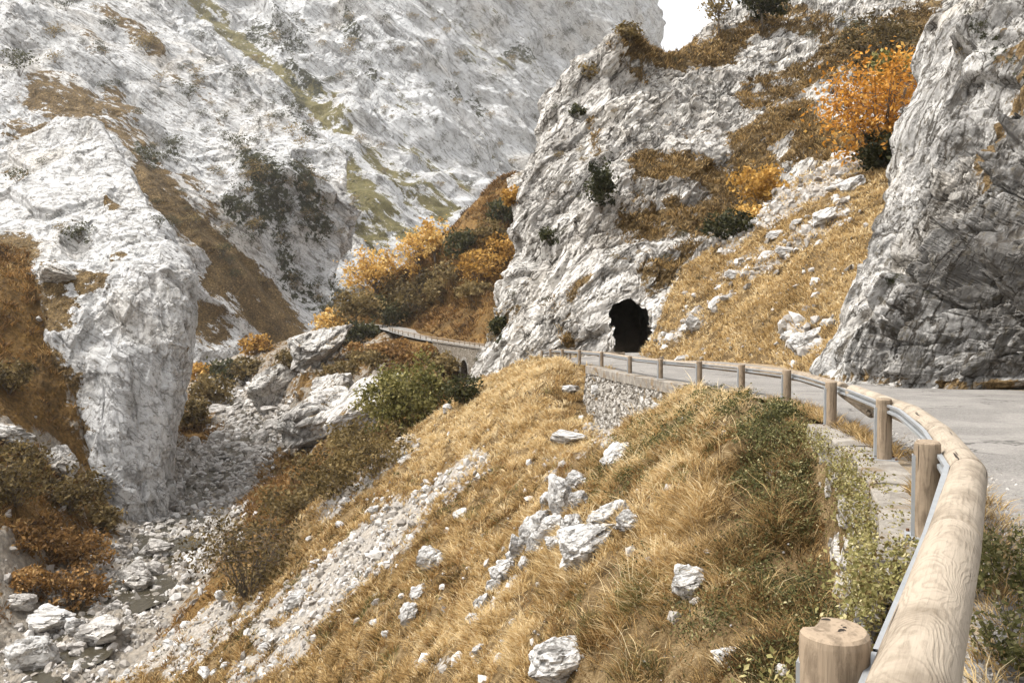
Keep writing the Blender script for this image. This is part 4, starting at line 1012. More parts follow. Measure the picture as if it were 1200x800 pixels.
for m in BIG + SML: m.materials.append(MAT['boulder'])
RIV = []
for m in SML:
    c_ = m.copy(); c_.materials.clear(); c_.materials.append(MAT['river_stone']); RIV.append(c_)

RIVB = []
for m in BIG:
    c_ = m.copy(); c_.materials.clear(); c_.materials.append(MAT['river_stone']); RIVB.append(c_)
def boulder(name, label, px, py, w, h, me, rz=None, tilt=0.0, depth=0.9, group=None, sink=0.40, cat='boulder'):
    loc, nrm, on = pick(px, py)
    if loc is None: return None
    d = (loc - EYE).length
    o = link(name, me)
    sx, sz = w * d / 2000.0, h * d / 2000.0
    o.scale = (sx * 1.12, sx * depth * 1.05, sz * 1.25)
    o.rotation_euler = (random.uniform(-.15, .15), R(tilt), random.uniform(0, 0.7) if rz is None else R(rz))
    o.location = loc + Vector((0, 0, sz * (1 - sink)))
    tag(o, label, cat, group)
    if on == 'hillside': SEATS.append((loc, sx * 1.12, sx * depth))
    return o
SEATS = []
# single stones one can point to: base pixel, width and height
named = [
 (655, 794, 96, 64, 0, -8, 'big pale fissured boulder lowest on the grass hillside, with dark cracks'),
 (808, 692, 58, 40, 1, -12, 'lone white boulder half sunk in brown grass below the leafy weeds'),
 (684, 662, 78, 46, 2, -28, 'largest slab of the hillside outcrop, smooth white face tilted to the river'),
 (718, 612, 60, 30, 3, -20, 'flat pale slab at the upper right end of the hillside outcrop'),
 (736, 622, 36, 22, 4, -8, 'small pale block standing apart on the right of the outcrop'),
 (660, 610, 34, 52, 5, -32, 'tall upright block forming the crest of the hillside outcrop'),
 (640, 622, 36, 36, 6, -30, 'squarish cracked block just left of the tall crest block'),
 (622, 642, 34, 34, 0, -35, 'rough block in the middle of the descending left edge of the outcrop'),
 (602, 664, 30, 26, 3, -35, 'pale broken block low on the left edge of the outcrop'),
 (586, 684, 30, 22, 2, -35, 'lowest block at the downhill tip of the outcrop'),
 (675, 574, 30, 20, 4, -30, 'small pale block above the crest of the outcrop'),
 (722, 546, 44, 22, 5, -32, 'slanting pale slab on the grass between outcrop and masonry wall'),
 (668, 518, 62, 18, 1, 6, 'long flat ledge of white rock on the grass terrace below the road'),
 (670, 460, 34, 12, 6, 0, 'flat white stone in the grass just left of the masonry wall'),
 (700, 462, 22, 14, 2, 0, 'small pale stone at the upper left corner of the masonry wall'),
 (40, 778, 68, 52, 3, 0, 'rounded cream boulder at the end of the gravel path by the stream'),
 (62, 735, 66, 34, 1, 0, 'broad grey boulder directly behind the rounded cream one'),
 (156, 688, 50, 32, 4, 0, 'pale grey boulder on the left bank at the stream bend'),
 (115, 752, 60, 34, 5, 0, 'dark grey wet boulder beside the stream near the gravel path'),
 (88, 742, 30, 26, 6, 0, 'brownish boulder between the dark and the cream ones'),
 (20, 712, 40, 24, 0, 0, 'brown round boulder at the edge of the left gravel bank'),
 (183, 650, 42, 24, 2, 0, 'flat grey boulder in the stream below the pillar cliff'),
 (855, 776, 48, 22, 6, -10, 'low pale stone in brown grass left of the near fence post'),
 (480, 730, 30, 26, 5, -30, 'pale upright stone standing alone low on the left of the hillside'),
 (505, 668, 36, 32, 4, -40, 'jagged pale stone by the long stone streak'),
 (490, 700, 26, 18, 1, -20, 'small pale stone just above the lone upright stone'),
 (345, 712, 34, 24, 0, -20, 'pale block at the lower end of the long stone streak'),
 (940, 412, 44, 26, 2, 25, 'grey slab leaning at the foot of the scree slope'),
 (955, 398, 40, 20, 3, -20, 'pale slab lying above the leaning grey slab'),
 (812, 388, 26, 22, 4, -20, 'pale blocky stone on the scree just right of the tunnel'),
 (925, 398, 24, 12, 5, 0, 'small flat stone left of the two slabs under the scree'),
 (1000, 222, 44, 18, 6, -30, 'tilted pale slab at the top of the scree under the orange tree'),
 (965, 258, 40, 16, 1, -32, 'long pale slab crossing the upper scree'),
]
for px_, py_, w_, h_, v_, tl, lab in named:
    near = py_ > 500 and px_ > 450
    if 'outcrop' in lab: w_, h_ = w_ * 1.12, h_ * 1.25
    river_ = py_ > 640 and px_ < 200 and 'cream' not in lab.split(' at ')[0]
    boulder('boulder', lab, px_, py_, w_ * (0.85 if px_ < 200 else 1), h_ * (0.85 if px_ < 200 else 1), RIVB[v_] if river_ else BIG[v_], tilt=tl, cat='boulder' if w_ > 30 else 'stone', depth=0.8)
OUT = []
for m in BIG:
    c_ = m.copy(); c_.materials.clear(); c_.materials.append(MAT['outcrop']); OUT.append(c_)
for px_, py_, w_, h_, v_, tl, lab in [(372, 514, 116, 70, 0, -25, 'big pale rock outcrop rising beside the stream in mid gorge'), (322, 462, 74, 52, 3, -30, 'rounded pale outcrop above the stream behind the bigger one'), (430, 500, 130, 62, 5, -22, 'sloping slab outcrop between the stream rocks and the yellow-green bush'),
   (372, 425, 90, 46, 2, -30, 'white outcrop below the small pale orange tree'), (390, 470, 70, 44, 1, -30, 'pale outcrop on the shoulder between the two stream outcrops'), (70, 556, 40, 34, 4, 0, 'pale rock sticking out of the bracken left of the pillar cliff'), (12, 520, 60, 26, 6, 15, 'white rock rib crossing the bracken slope at the left edge'), (62, 330, 50, 26, 2, 20, 'pale rock at the top of the bracken slope')]:
    boulder('outcrop', lab, px_, py_, w_, h_, OUT[v_], tilt=tl, cat='rock', depth=0.9, sink=0.4)
for k, (px_, py_, w_, h_) in enumerate([(594, 676, 24, 22), (608, 656, 26, 26), (616, 668, 18, 16), (630, 646, 26, 28), (646, 634, 28, 34), (652, 650, 26, 20), (668, 632, 30, 26), (690, 640, 26, 20), (702, 622, 30, 20), (676, 596, 22, 22), (662, 588, 24, 18), (726, 604, 24, 18), (640, 600, 20, 24), (622, 630, 22, 22), (578, 694, 20, 16), (566, 712, 22, 14), (552, 730, 20, 12)]):
    boulder('boulder', 'one of the jagged blocks packed along the diagonal outcrop on the grass hillside', px_, py_, w_ * 1.25, h_ * 1.35, BIG[(k * 3 + 1) % 7], tilt=-30, rz=40 * k, depth=0.8, group='packed blocks of the hillside outcrop')
# look-alike stones on the hillside
sp, sn = sample_grid(FV, free * np.clip(0.10 + np.clip(grav, 0, 1) + 0.8 * capsules(hx, hy, [(470, 720, 620, 640, 40, 1), (690, 560, 740, 480, 24, .7), (600, 700, 720, 640, 30, .5), (540, 620, 400, 620, 30, .6), (240, 780, 330, 700, 30, .8), (880, 700, 900, 780, 20, .3)]), 0, 1), 150, 1.5)
sp = sp[(proj(sp)[1] < 792) & (proj(sp)[1] > 425)]
for i, q_ in enumerate(sp):
    o = link('stone', SML[i % 7]); d = float(np.linalg.norm(q_ - np.array([0, 0, CZ])))
    s_ = (3.5 + 11 * rng.random() ** 2.2) * d / 1000 * (0.55 if d < 12 else 0.8)
    o.location = q_ + np.array([0, 0, s_ * 0.25]); o.scale = (s_, s_ * (0.6 + 0.5 * rng.random()), s_ * (0.5 + 0.35 * rng.random()))
    o.rotation_euler = (rng.random() * .5, -0.5 * rng.random(), rng.random() * 6.28)
    tag(o, 'one of the small pale stones scattered over the golden grass hillside', 'stone', 'small stones scattered on the grass hillside')
sp, sn = sample_grid(SV, np.clip(gs, 0.05, 1), 36, 1.0)
for i, q_ in enumerate(sp):
    o = link('stone', SML[i % 7]); s_ = 0.25 + 0.5 * rng.random() ** 2
    o.location = q_ + np.array([0, 0, s_ * 0.2]); o.scale = (s_ * 1.4, s_ * 0.8, s_ * 0.55); o.rotation_euler = (rng.random() * .4, -0.6 * rng.random(), rng.random() * 1.0)
    tag(o, 'one of the pale stones embedded in the scree slope above the road', 'stone', 'pale stones on the scree slope')
sp, sn = sample_grid(VV, np.clip(bed - 0.15, 0, 1) * (VY < 320) * (0.08 + capsules(*proj(VV), [(300, 500, 230, 580, 40, 1), (230, 580, 190, 650, 36, .8), (190, 650, 60, 780, 40, .6), (260, 440, 300, 500, 24, .6)])), 295, 0.85)
for i, q_ in enumerate(sp):
    o = link('boulder', RIV[i % 7]); d = q_[1]
    s_ = (3 + 10 * rng.random() ** 2) * d / 1000
    o.location = q_ + np.array([0, 0, s_ * 0.2]); o.scale = (s_, s_ * (0.7 + 0.4 * rng.random()), s_ * (0.45 + 0.35 * rng.random())); o.rotation_euler = (rng.random() * .4, rng.random() * .4, rng.random() * 6.28)
    tag(o, 'one of the many grey limestone boulders lying in the stream bed', 'boulder', 'boulders in the stream bed')

sp, sn = sample_grid(VV, capsules(*proj(VV), [(10, 330, 90, 480, 40, 1), (20, 500, 110, 600, 30, .7), (70, 600, 130, 640, 20, .6)]), 60, 1.2)
for i, q_ in enumerate(sp):
    o = link('stone', SML[i % 7]); s_ = (2.5 + 6 * rng.random() ** 2) * q_[1] / 1000
    o.location = q_ + np.array([0, 0, s_ * 0.2]); o.scale = (s_ * 1.2, s_ * 0.8, s_ * 0.7); o.rotation_euler = (rng.random() * .4, 0.5 * rng.random(), rng.random() * 3.0)
    tag(o, 'one of the pale stones showing through the brown bracken slope', 'stone', 'stones on the bracken slope')

sp_ = []
for loc, ax_, ay_ in SEATS:
    for k in range(int(26 + 40 * ax_)):
        an = rng.random() * 6.28; rr = 0.82 + 0.4 * rng.random()
        x_, y_ = loc.x + math.cos(an) * ax_ * rr, loc.y + math.sin(an) * ay_ * rr
        sp_.append((x_, y_, float(hill_z(np.array(x_), np.array(y_)))))
sp_ = np.array(sp_); nn_ = np.tile(unit(np.array([[-0.5, -0.2, 0.85]])), (len(sp_), 1)); ds_ = np.linalg.norm(sp_ - np.array([0, 0, CZ]), axis=-1)
tag(link('grass', mesh_parts('grass', [blades(sp_, nn_, 14, 0.14 + 0.22 * rng.random(len(sp_)), np.maximum(0.004, ds_ * 0.0008), 0.5 + 0.25 * rng.standard_normal(len(sp_)), STRAW, 0.06 + 0.004 * ds_)], MAT['grass'])), 'dry grass growing up round the boulders on the hillside', 'grass', kind='stuff')

# ------------------------------------------------------------------ trees and bushes
ORANGE = [(0, (0.13, 0.055, 0.013)), (0.4, (0.40, 0.18, 0.028)), (0.75, (0.62, 0.31, 0.055)), (1, (0.68, 0.43, 0.13))]
AMBER = [(0, (0.14, 0.075, 0.018)), (0.4, (0.38, 0.21, 0.045)), (0.8, (0.60, 0.37, 0.10)), (1, (0.68, 0.48, 0.18))]
DARKG = [(0, (0.014, 0.016, 0.007)), (0.5, (0.036, 0.038, 0.015)), (1, (0.085, 0.080, 0.032))]
YGREEN = [(0, (0.045, 0.045, 0.012)), (0.5, (0.15, 0.135, 0.038)), (1, (0.36, 0.31, 0.12))]
OLIVEB = [(0, (0.045, 0.032, 0.014)), (0.5, (0.14, 0.10, 0.038)), (1, (0.30, 0.22, 0.095))]
def plant(seed, h, w, form, stops, nleaf, leaf, dens=1.0, tone=0.5):
    """(wood mesh, leaf mesh) standing on the origin"""
    r = np.random.default_rng(seed)
    mb = MB(); cl = []
    bush = form == 'bush'
    nl = int((10 if bush else 9) + 3 * dens)
    cz, rz_, rw = (0.52 * h, 0.50 * h, 0.5 * w) if bush else (0.64 * h, 0.38 * h, 0.5 * w)
    tr_ = 0.022 * h if not bush else 0.012 * h
    fork = 0.05 * h if bush else 0.30 * h
    lean_ = r.standard_normal(2) * 0.05 * h
    top = np.array([lean_[0], lean_[1], 0.86 * h])
    if not bush:
        mb.tube([(0, 0, -0.06 * h), (lean_[0] * .2, lean_[1] * .2, fork), (lean_[0] * .6, lean_[1] * .6, 0.6 * h), tuple(top)], [tr_ * 1.3, tr_, tr_ * 0.6, tr_ * 0.15], 7)
    for i in range(nl):
        az = 2.4 * i + r.random() * 0.9
        el = r.uniform(-0.35, 1.0)
        rad = r.uniform(0.65, 1.0)
        tip = np.array([math.cos(az) * math.cos(el) * rw * rad, math.sin(az) * math.cos(el) * rw * rad, cz + math.sin(el) * rz_ * rad])
        s0 = fork + (0.0 if bush else r.uniform(0, 0.35 * h))
        a = np.array([lean_[0] * s0 / h, lean_[1] * s0 / h, s0 if not bush else -0.04 * h])
        b = a * 0.5 + tip * 0.5 + np.array([0, 0, 0.06 * h]) + r.standard_normal(3) * 0.03 * h
        mb.tube([a, (a + b) / 2 + r.standard_normal(3) * 0.015 * h, b, tip], [tr_ * 0.6, tr_ * 0.45, tr_ * 0.3, tr_ * 0.08], 5, False)
        cl.append(tip)
        for j in range(4):
            f_ = r.uniform(0.45, 0.95); q0 = a * (1 - f_) + tip * f_ if f_ < 0.5 else b * (1 - (f_ - .5) * 2) + tip * ((f_ - .5) * 2)
            q1 = q0 + r.standard_normal(3) * np.array([0.17 * w, 0.17 * w, 0.10 * h])
            e = ((q1[0] / rw) ** 2 + (q1[1] / rw) ** 2 + ((q1[2] - cz) / rz_) ** 2) ** 0.5
            if e > 1.08: q1 = np.array([0, 0, cz]) + (q1 - np.array([0, 0, cz])) / e * 1.05
            mb.tube([q0, (q0 + q1) / 2 + r.standard_normal(3) * 0.01 * h, q1], [tr_ * 0.25, tr_ * 0.15, tr_ * 0.05], 4, False)
            cl.append(q1)
    cl = np.array(cl); cl[:, 2] = np.maximum(cl[:, 2], 0.06 * h)
    k = r.integers(0, len(cl), nleaf)
    sg = np.array([0.085 * w, 0.085 * w, 0.055 * h]) * (0.7 + 0.6 * r.random((len(cl), 1)))
    lp = cl[k] + r.standard_normal((nleaf, 3)) * sg[k]
    lp[:, 2] = np.maximum(lp[:, 2], 0.0)
    tone_c = 0.16 * r.standard_normal(len(cl))
    tf = tone + tone_c[k] + 0.17 * r.standard_normal(nleaf)
    lv = leaf_quads(lp, np.tile([[0, 0, 0.5]], (nleaf, 1)), np.full(nleaf, leaf), pal(tf, stops), 0.5)
    wm_ = mb.mesh('wood'); wm_.materials.append(MAT['bark'])
    return wm_, mesh_parts('leaves', [lv], MAT['leaf'])

def stand(name, label, cat, px, py, hpx, wpx, form, stops, nleaf, leafpx, seed, group=None, dens=1.0, tone=0.5, sink=0.0, woodname=None):
    loc, nrm, on = pick(px, py)
    if loc is None: return
    d = (loc - EYE).length
    h, w = hpx * d / 1000, wpx * d / 1000
    wm_, lm_ = plant(seed, h, w, form, stops, nleaf, leafpx * d / 1000, dens, tone)
    r_ = empty(name, loc - Vector((0, 0, sink * h)), (seed * 1.7) % 6.28)
    tag(r_, label, cat, group)
    link(woodname or ('trunk' if form == 'tree' else 'stems'), wm_, parent=r_); link('crown' if form == 'tree' else 'foliage', lm_, parent=r_)
    return r_

S = stand
# trees by the far bend
S('autumn_tree', 'tall amber tree with a full crown beside the far road bend', 'tree', 440, 374, 80, 66, 'tree', AMBER, 1900, 2.2, 11, dens=3, tone=0.72)
S('autumn_tree', 'leaning amber tree with an open crown on the wooded slope, left one of a pair', 'tree', 493, 336, 68, 46, 'tree', AMBER, 1000, 2.2, 12, tone=0.8)
S('autumn_tree', 'slender amber tree topping the wooded slope, right one of a pair', 'tree', 511, 322, 60, 44, 'tree', AMBER, 900, 2.2, 13, tone=0.8)
S('autumn_tree', 'dark brown-amber tree left of the tall amber tree', 'tree', 418, 394, 54, 48, 'tree', OLIVEB, 1600, 2.3, 14, dens=2, tone=0.75)
S('autumn_tree', 'small pale orange tree on the bank above the gorge rocks', 'tree', 388, 402, 40, 36, 'tree', AMBER, 650, 2.2, 15, tone=0.9)
wood = [(455, 382, 40, 46, DARKG, .75, 'dark green bush under the tall amber tree'), (486, 372, 50, 54, OLIVEB, .35, 'dark brown bush above the far road bend'), (470, 362, 44, 44, OLIVEB, .45, 'brown thicket bush between the amber trees'),
 (541, 303, 40, 42, DARKG, .7, 'dark green bush high on the wooded slope'), (562, 330, 48, 54, AMBER, .3, 'rust orange bush in the middle of the wooded slope'), (592, 262, 36, 40, DARKG, .6, 'dark bush on the ridge beside the tunnel crag'),
 (536, 338, 38, 50, OLIVEB, .6, 'olive brown bush below the dark green slope bush'), (590, 310, 40, 44, AMBER, .35, 'rust bush against the flank of the tunnel crag'), (520, 352, 36, 50, OLIVEB, .5, 'brown bush low on the wooded slope'),
 (575, 285, 30, 36, OLIVEB, .55, 'small brown bush near the top of the wooded slope'), (603, 240, 24, 26, AMBER, .4, 'little rust bush at the top of the ridge by the crag'), (508, 340, 30, 34, OLIVEB, .3, 'dark bush at the foot of the pair of amber trees'),
 (425, 400, 30, 40, DARKG, .5, 'dark low bush by the roadside left of the far bend'), (398, 408, 24, 36, OLIVEB, .4, 'brown scrub bush under the small pale orange tree'), (556, 352, 26, 40, OLIVEB, .7, 'pale brown bush just above the road cutting'), (585, 392, 24, 18, DARKG, .6, 'dark bush clinging to the crag above the bridge')]
for i, (x, y, h_, w_, st_, tn, lab) in enumerate(wood):
    S('bush', lab, 'bush', x, y, h_, w_, 'bush', st_, 1000, 2.2, 100 + i, tone=tn, sink=0.08)
# bushes of the gorge
gorge = [(474, 505, 96, 88, YGREEN, 4200, .45, 'big yellow-green bush standing below the bridge'), (440, 556, 62, 96, OLIVEB, 1700, .5, 'wide brown bush at the foot of the yellow-green one'), (392, 584, 66, 100, OLIVEB, 1800, .38, 'broad dark brown bush on the bank above the stream'),
 (350, 606, 54, 80, OLIVEB, 1300, .45, 'brown bush at the left end of the bank thicket'), (415, 528, 40, 60, OLIVEB, 900, .55, 'olive bush on the rocks above the bank thicket'), (545, 474, 42, 44, DARKG, 800, .5, 'dark bush in the shade under the bridge arch'),
 (515, 470, 36, 40, OLIVEB, 700, .5, 'small brown bush between the bridge and the yellow-green bush'), (250, 474, 40, 44, OLIVEB, 800, .5, 'olive bush on the left bank behind the pillar cliff'), (268, 450, 34, 44, DARKG, 700, .7, 'dark green bush in the gorge bottom beyond the stream'),
 (290, 446, 30, 36, OLIVEB, 600, .4, 'dark brown bush right of the far gravel bank'), (228, 500, 36, 30, OLIVEB, 600, .5, 'brown bush tight against the right edge of the pillar cliff'), (300, 415, 26, 30, AMBER, 500, .35, 'small rust bush in the far gorge bottom'),
 (345, 432, 26, 40, OLIVEB, 600, .55, 'brown bush on top of the gorge rocks'), (440, 432, 30, 50, OLIVEB, 700, .6, 'rust brown bush on the hump below the far road'), (400, 446, 26, 44, OLIVEB, 600, .5, 'brown bush on the left shoulder of the hump'), (236, 448, 26, 26, AMBER, 400, .5, 'small orange bush at the pillar cliff by the gravel bank'),
 (18, 590, 80, 70, OLIVEB, 1500, .3, 'dark brown bush at the left edge on the bracken slope'), (80, 600, 50, 66, OLIVEB, 1100, .35, 'dark brown bush at the foot of the bracken slope beside the pillar cliff'), (122, 622, 28, 30, OLIVEB, 700, .6, 'straw brown bush at the base of the pillar cliff'),
 (90, 668, 40, 70, RUST, 1200, .55, 'rust red bracken bush above the stream boulders'), (40, 640, 36, 60, RUST, 900, .5, 'rust bracken bush beside the left gravel bank'), (85, 710, 44, 60, RUST, 1000, .45, 'rust bush over the boulders at the stream bend'), (30, 690, 24, 40, RUST, 600, .6, 'low rust bush on the left gravel bank'),
 (462, 418, 24, 44, RUST, 600, .55, 'rust bracken bush on the hump just below the far railing'), (492, 424, 24, 44, RUST, 600, .5, 'second rust bracken bush below the far railing, nearer the bridge'), (520, 436, 26, 36, OLIVEB, 600, .6, 'olive bush against the left end of the bridge wall'), (425, 420, 22, 40, RUST, 500, .6, 'rust bracken bush at the left end of the hump'), (475, 440, 24, 44, RUST, 600, .45, 'rust bush on the hump directly above the yellow-green bush'),
 (10, 460, 40, 44, OLIVEB, 700, .3, 'dark bush high on the bracken slope at the left edge')]
for i, (x, y, h_, w_, st_, nl, tn, lab) in enumerate(gorge):
    S('bush', lab, 'bush', x, y, h_, w_, 'bush', st_, int(nl * 1.5), 2.3, 200 + i, tone=tn, sink=0.08, dens=2)
S('thorn_bush', 'twiggy olive thorn tree leaning on the edge of the grass hillside above the stream', 'tree', 292, 698, 108, 124, 'bush', OLIVEB, 2800, 2.1, 301, tone=0.30, dens=8, woodname='trunk', sink=0.06)
# right side
S('autumn_tree', 'bright orange tree between the scree and the roadside cliff', 'tree', 1033, 198, 134, 112, 'bush', ORANGE, 4800, 2.5, 311, tone=0.56, dens=8, woodname='trunk')
S('bush', 'dark bush under the bright orange tree', 'bush', 1034, 200, 46, 46, 'bush', DARKG, 1500, 2.6, 312, tone=0.4)
S('bush', 'dull green bush behind the right side of the orange tree', 'bush', 1046, 116, 56, 56, 'bush', YGREEN, 1500, 2.6, 313, tone=0.35)
S('bush', 'dark leafless bush above the orange tree', 'bush', 1030, 82, 60, 74, 'bush', OLIVEB, 1500, 2.2, 314, tone=0.15)
S('bush', 'golden bush on the crag left of the scree top', 'bush', 892, 246, 54, 56, 'bush', AMBER, 1700, 2.4, 315, tone=0.45)
S('bush', 'dark low bush below the golden bush', 'bush', 852, 284, 38, 50, 'bush', DARKG, 1100, 2.4, 316, tone=0.4)
S('tree', 'dark round tree on the skyline above the crag', 'tree', 893, 34, 48, 50, 'tree', DARKG, 1500, 2.3, 317, tone=0.45, dens=2)
S('tree', 'thin pale tree on the skyline at the bright gap', 'tree', 842, 38, 40, 36, 'tree', OLIVEB, 420, 2.0, 318, tone=0.7)
S('bush', 'small brown bush on the summit of the tunnel crag', 'bush', 737, 50, 24, 26, 'bush', OLIVEB, 500, 2.0, 319, tone=0.5)
S('bush', 'dark climbing bush in the middle of the crag face', 'bush', 704, 250, 62, 30, 'bush', DARKG, 1300, 2.2, 320, tone=0.4)
S('bush', 'small dark bush at the hollow in the crag face', 'bush', 646, 284, 20, 26, 'bush', DARKG, 500, 2.0, 321, tone=0.5)
S('bush', 'tiny dark bush high on the left flank of the crag', 'bush', 677, 138, 16, 18, 'bush', DARKG, 300, 1.8, 322, tone=0.5)
S('bush', 'small brown bush on the left edge of the crag', 'bush', 690, 96, 22, 20, 'bush', OLIVEB, 350, 1.9, 323, tone=0.6)
S('bush', 'small amber bush at the top of the scree beside the crag', 'bush', 880, 262, 24, 34, 'bush', AMBER, 600, 2.0, 324, tone=0.6)
# shrubs dotted over the far rock faces: a few meshes, many copies
DOT = [plant(400 + i, 1.0, 1.1, 'bush', DARKG if i < 3 else OLIVEB, 260, 0.05, tone=0.6 if i < 3 else 0.7) for i in range(5)]
def dot(px, py, s, i, label, group):
    loc, nrm, on = pick(px, py)
    if loc is None: return
    d = (loc - EYE).length
    r_ = empty('shrub', loc, i * 1.3); r_.scale = [s * d / 1000] * 3
    tag(r_, label, 'shrub', group)
    for nm, m in zip(('stems', 'foliage'), DOT[i % 5]): link(nm, m, parent=r_)
left_dots = [(171, 52, 17), (23, 80, 20), (23, 70, 12), (93, 275, 20), (72, 268, 10), (20, 208, 14), (50, 190, 8), (222, 112, 14), (230, 85, 10), (203, 168, 14), (172, 188, 16), (163, 132, 8), (188, 92, 10), (236, 45, 9), (278, 110, 8), (283, 168, 14), (318, 150, 9), (360, 205, 14), (375, 245, 16), (340, 245, 14), (305, 205, 16), (290, 245, 16), (315, 235, 14), (330, 265, 13), (300, 262, 12), (280, 225, 12), (355, 265, 12), (330, 305, 11), (345, 335, 10), (370, 335, 12), (392, 345, 14), (262, 160, 8), (250, 200, 8), (385, 180, 8), (410, 185, 8)]
for (x0, y0, x1, y1, r0, n0) in [(290, 180, 325, 245, 24, 30), (345, 195, 380, 275, 16, 22), (330, 275, 350, 340, 10, 10), (270, 240, 300, 262, 12, 8), (165, 170, 205, 185, 10, 6), (355, 320, 400, 370, 14, 10), (200, 60, 390, 160, 60, 30), (30, 20, 200, 90, 60, 16), (170, 180, 300, 330, 40, 26), (250, 130, 400, 300, 60, 30)]:
    for k in range(n0):
        u_ = rng.random(); left_dots.append((x0 + (x1 - x0) * u_ + r0 * (rng.random() - .5) * 1.6, y0 + (y1 - y0) * u_ + r0 * (rng.random() - .5) * 1.6, 4 + 9 * rng.random() ** 1.5))
for i, (x, y, s) in enumerate(left_dots):
    dot(x, y + s / 2, s * 1.35, i % 3 if i % 4 else 3, 'one of the small dark shrubs dotted over the left limestone mountain', 'shrubs on the left mountain')
far_dots = [(603, 62, 9), (612, 66, 8), (618, 70, 9), (540, 65, 10), (523, 37, 8), (545, 12, 7), (630, 52, 8), (560, 118, 8), (575, 135, 8), (535, 120, 9), (490, 218, 9), (498, 220, 8), (430, 75, 8), (408, 60, 12), (412, 50, 10), (385, 95, 8), (350, 128, 10), (338, 40, 12), (322, 42, 9), (300, 70, 9), (352, 120, 10), (465, 60, 8), (505, 100, 7), (585, 170, 7), (600, 190, 7), (520, 160, 7), (470, 115, 7), (660, 60, 7), (690, 30, 7), (575, 205, 8)]
for k in range(90):
    far_dots.append((300 + 400 * rng.random(), 250 * rng.random() ** 1.2, 4 + 5 * rng.random()))
far_dots = [d_ for d_ in far_dots if d_[1] > (d_[0] - 200) * 0.78 - 10 or d_[0] > 400 or d_[1] < (d_[0] - 200) * 0.78 - 25]
for i, (x, y, s) in enumerate(far_dots):
    dot(x, y + s / 2, s * 1.25, i % 5, 'one of the small dark shrubs dotted over the far hazy mountain', 'shrubs on the far mountain')
crag_dots = [(830, 95, 8), (800, 130, 7), (760, 150, 8), (680, 175, 8), (665, 215, 9), (660, 270, 9), (600, 345, 10), (640, 350, 9), (690, 330, 9), (720, 300, 10), (780, 300, 10), (800, 275, 12), (940, 130, 9), (965, 165, 12), (905, 75, 8), (950, 40, 10), (985, 25, 10), (820, 325, 8), (870, 210, 10), (1130, 60, 14), (1150, 30, 12), (1085, 345, 8), (790, 70, 7), (720, 130, 7), (575, 395, 10), (560, 420, 9)]
for i, (x, y, s) in enumerate(crag_dots):
    dot(x, y + s / 2, s, i % 5, 'one of the small shrubs rooted in cracks of the crags right of the gorge', 'shrubs on the right crags')

# ------------------------------------------------------------------ guardrail
def frame_to(a, b):
    """matrix whose X runs from a to b, origin at a"""
    a, b = Vector(a), Vector(b); x = (b - a).normalized(); z = Vector((0, 0, 1)); y = z.cross(x).normalized(); z = x.cross(y)
    M = Matrix((x, y, z)).transposed().to_4x4(); M.translation = a
    return M, (b - a).length
def normal_at(Y):
    """unit vector across the rail line towards the road"""
    t_ = np.array([line_x(Y + 0.4) - line_x(Y - 0.4), 0.8]); t_ /= np.linalg.norm(t_)
    return np.array([t_[1], -t_[0]])
# smooth line
LS = cr(np.stack([Lx, Ly, Lz], -1), 600)
def on_line(Y, off=0.0, dz=0.0):
    k = np.argmin(np.abs(LS[:, 1] - Y)); k = min(max(k, 1), len(LS) - 2)
    t_ = LS[k + 1, :2] - LS[k - 1, :2]; t_ /= np.linalg.norm(t_)
    x = np.interp(Y, LS[:, 1], LS[:, 0]); z = np.interp(Y, LS[:, 1], LS[:, 2])
    return np.array([x + t_[1] * off, Y - t_[0] * off, z + dz]), t_
def log_mesh(L, r, seed, n=22, broken=False):
    q = np.random.default_rng(seed)
    m = max(int(L / 0.12), 6)
    xs = np.linspace(0, L, m)
    xs = np.concatenate([[0.0], [0.012], xs[1:-1], [L - 0.012], [L]])
    rad = np.full(len(xs), r); rad[0] -= 0.018; rad[-1] -= 0.018
    an = np.linspace(0, 2 * np.pi, n, endpoint=False)
    V = np.stack([np.repeat(xs[:, None], n, 1), rad[:, None] * np.cos(an)[None], rad[:, None] * np.sin(an)[None]], -1)
    V = V * np.array([1, 1, 1]) + np.array([0, 1, 1]) * 0.0
    dd = 1 + 0.022 * fbm(V * np.array([1.2, 8, 8]) + seed * 3.1, 3, seed)
    V[..., 1:] *= dd[..., None]
    if broken:
        V[-1, :, 0] += 0.14 * (q.random(n) - 0.5); V[-1, :, 1:] *= 0.8
    V = V.reshape(-1, 3)
    k = len(xs)
    quads = []
    for i in range(k - 1):
        for j in range(n):
            quads.append((i * n + j, i * n + (j + 1) % n, (i + 1) * n + (j + 1) % n, (i + 1) * n + j))
    nv_ = len(V)
    V = np.concatenate([V, [[0, 0, 0]], [[L, 0, 0]]])
    tris = [(nv_, (j + 1) % n, j) for j in range(n)] + [(nv_ + 1, (k - 1) * n + j, (k - 1) * n + (j + 1) % n) for j in range(n)]
    return np_mesh('log', V, np.array(quads), np.array(tris), smooth=False)
gr = empty('guardrail', tuple(POST[1] - np.array([0, 0, POST_H])))
tag(gr, 'timber log guardrail on round posts with steel backing along the left road edge', 'guardrail')
bpy.context.view_layer.update()
GI = Matrix.Translation(-gr.location)
def gpart(name, me, M, mat, label=None, parent=None):
    o = link(name, me, mat); o.parent = parent or gr
    if parent is None: o.matrix_local = GI @ M
    else: o.matrix_local = M
    if label: o['label'] = label
    return o
UP = Matrix.Rotation(-math.pi / 2, 4, 'Y')              # local X -> world Z
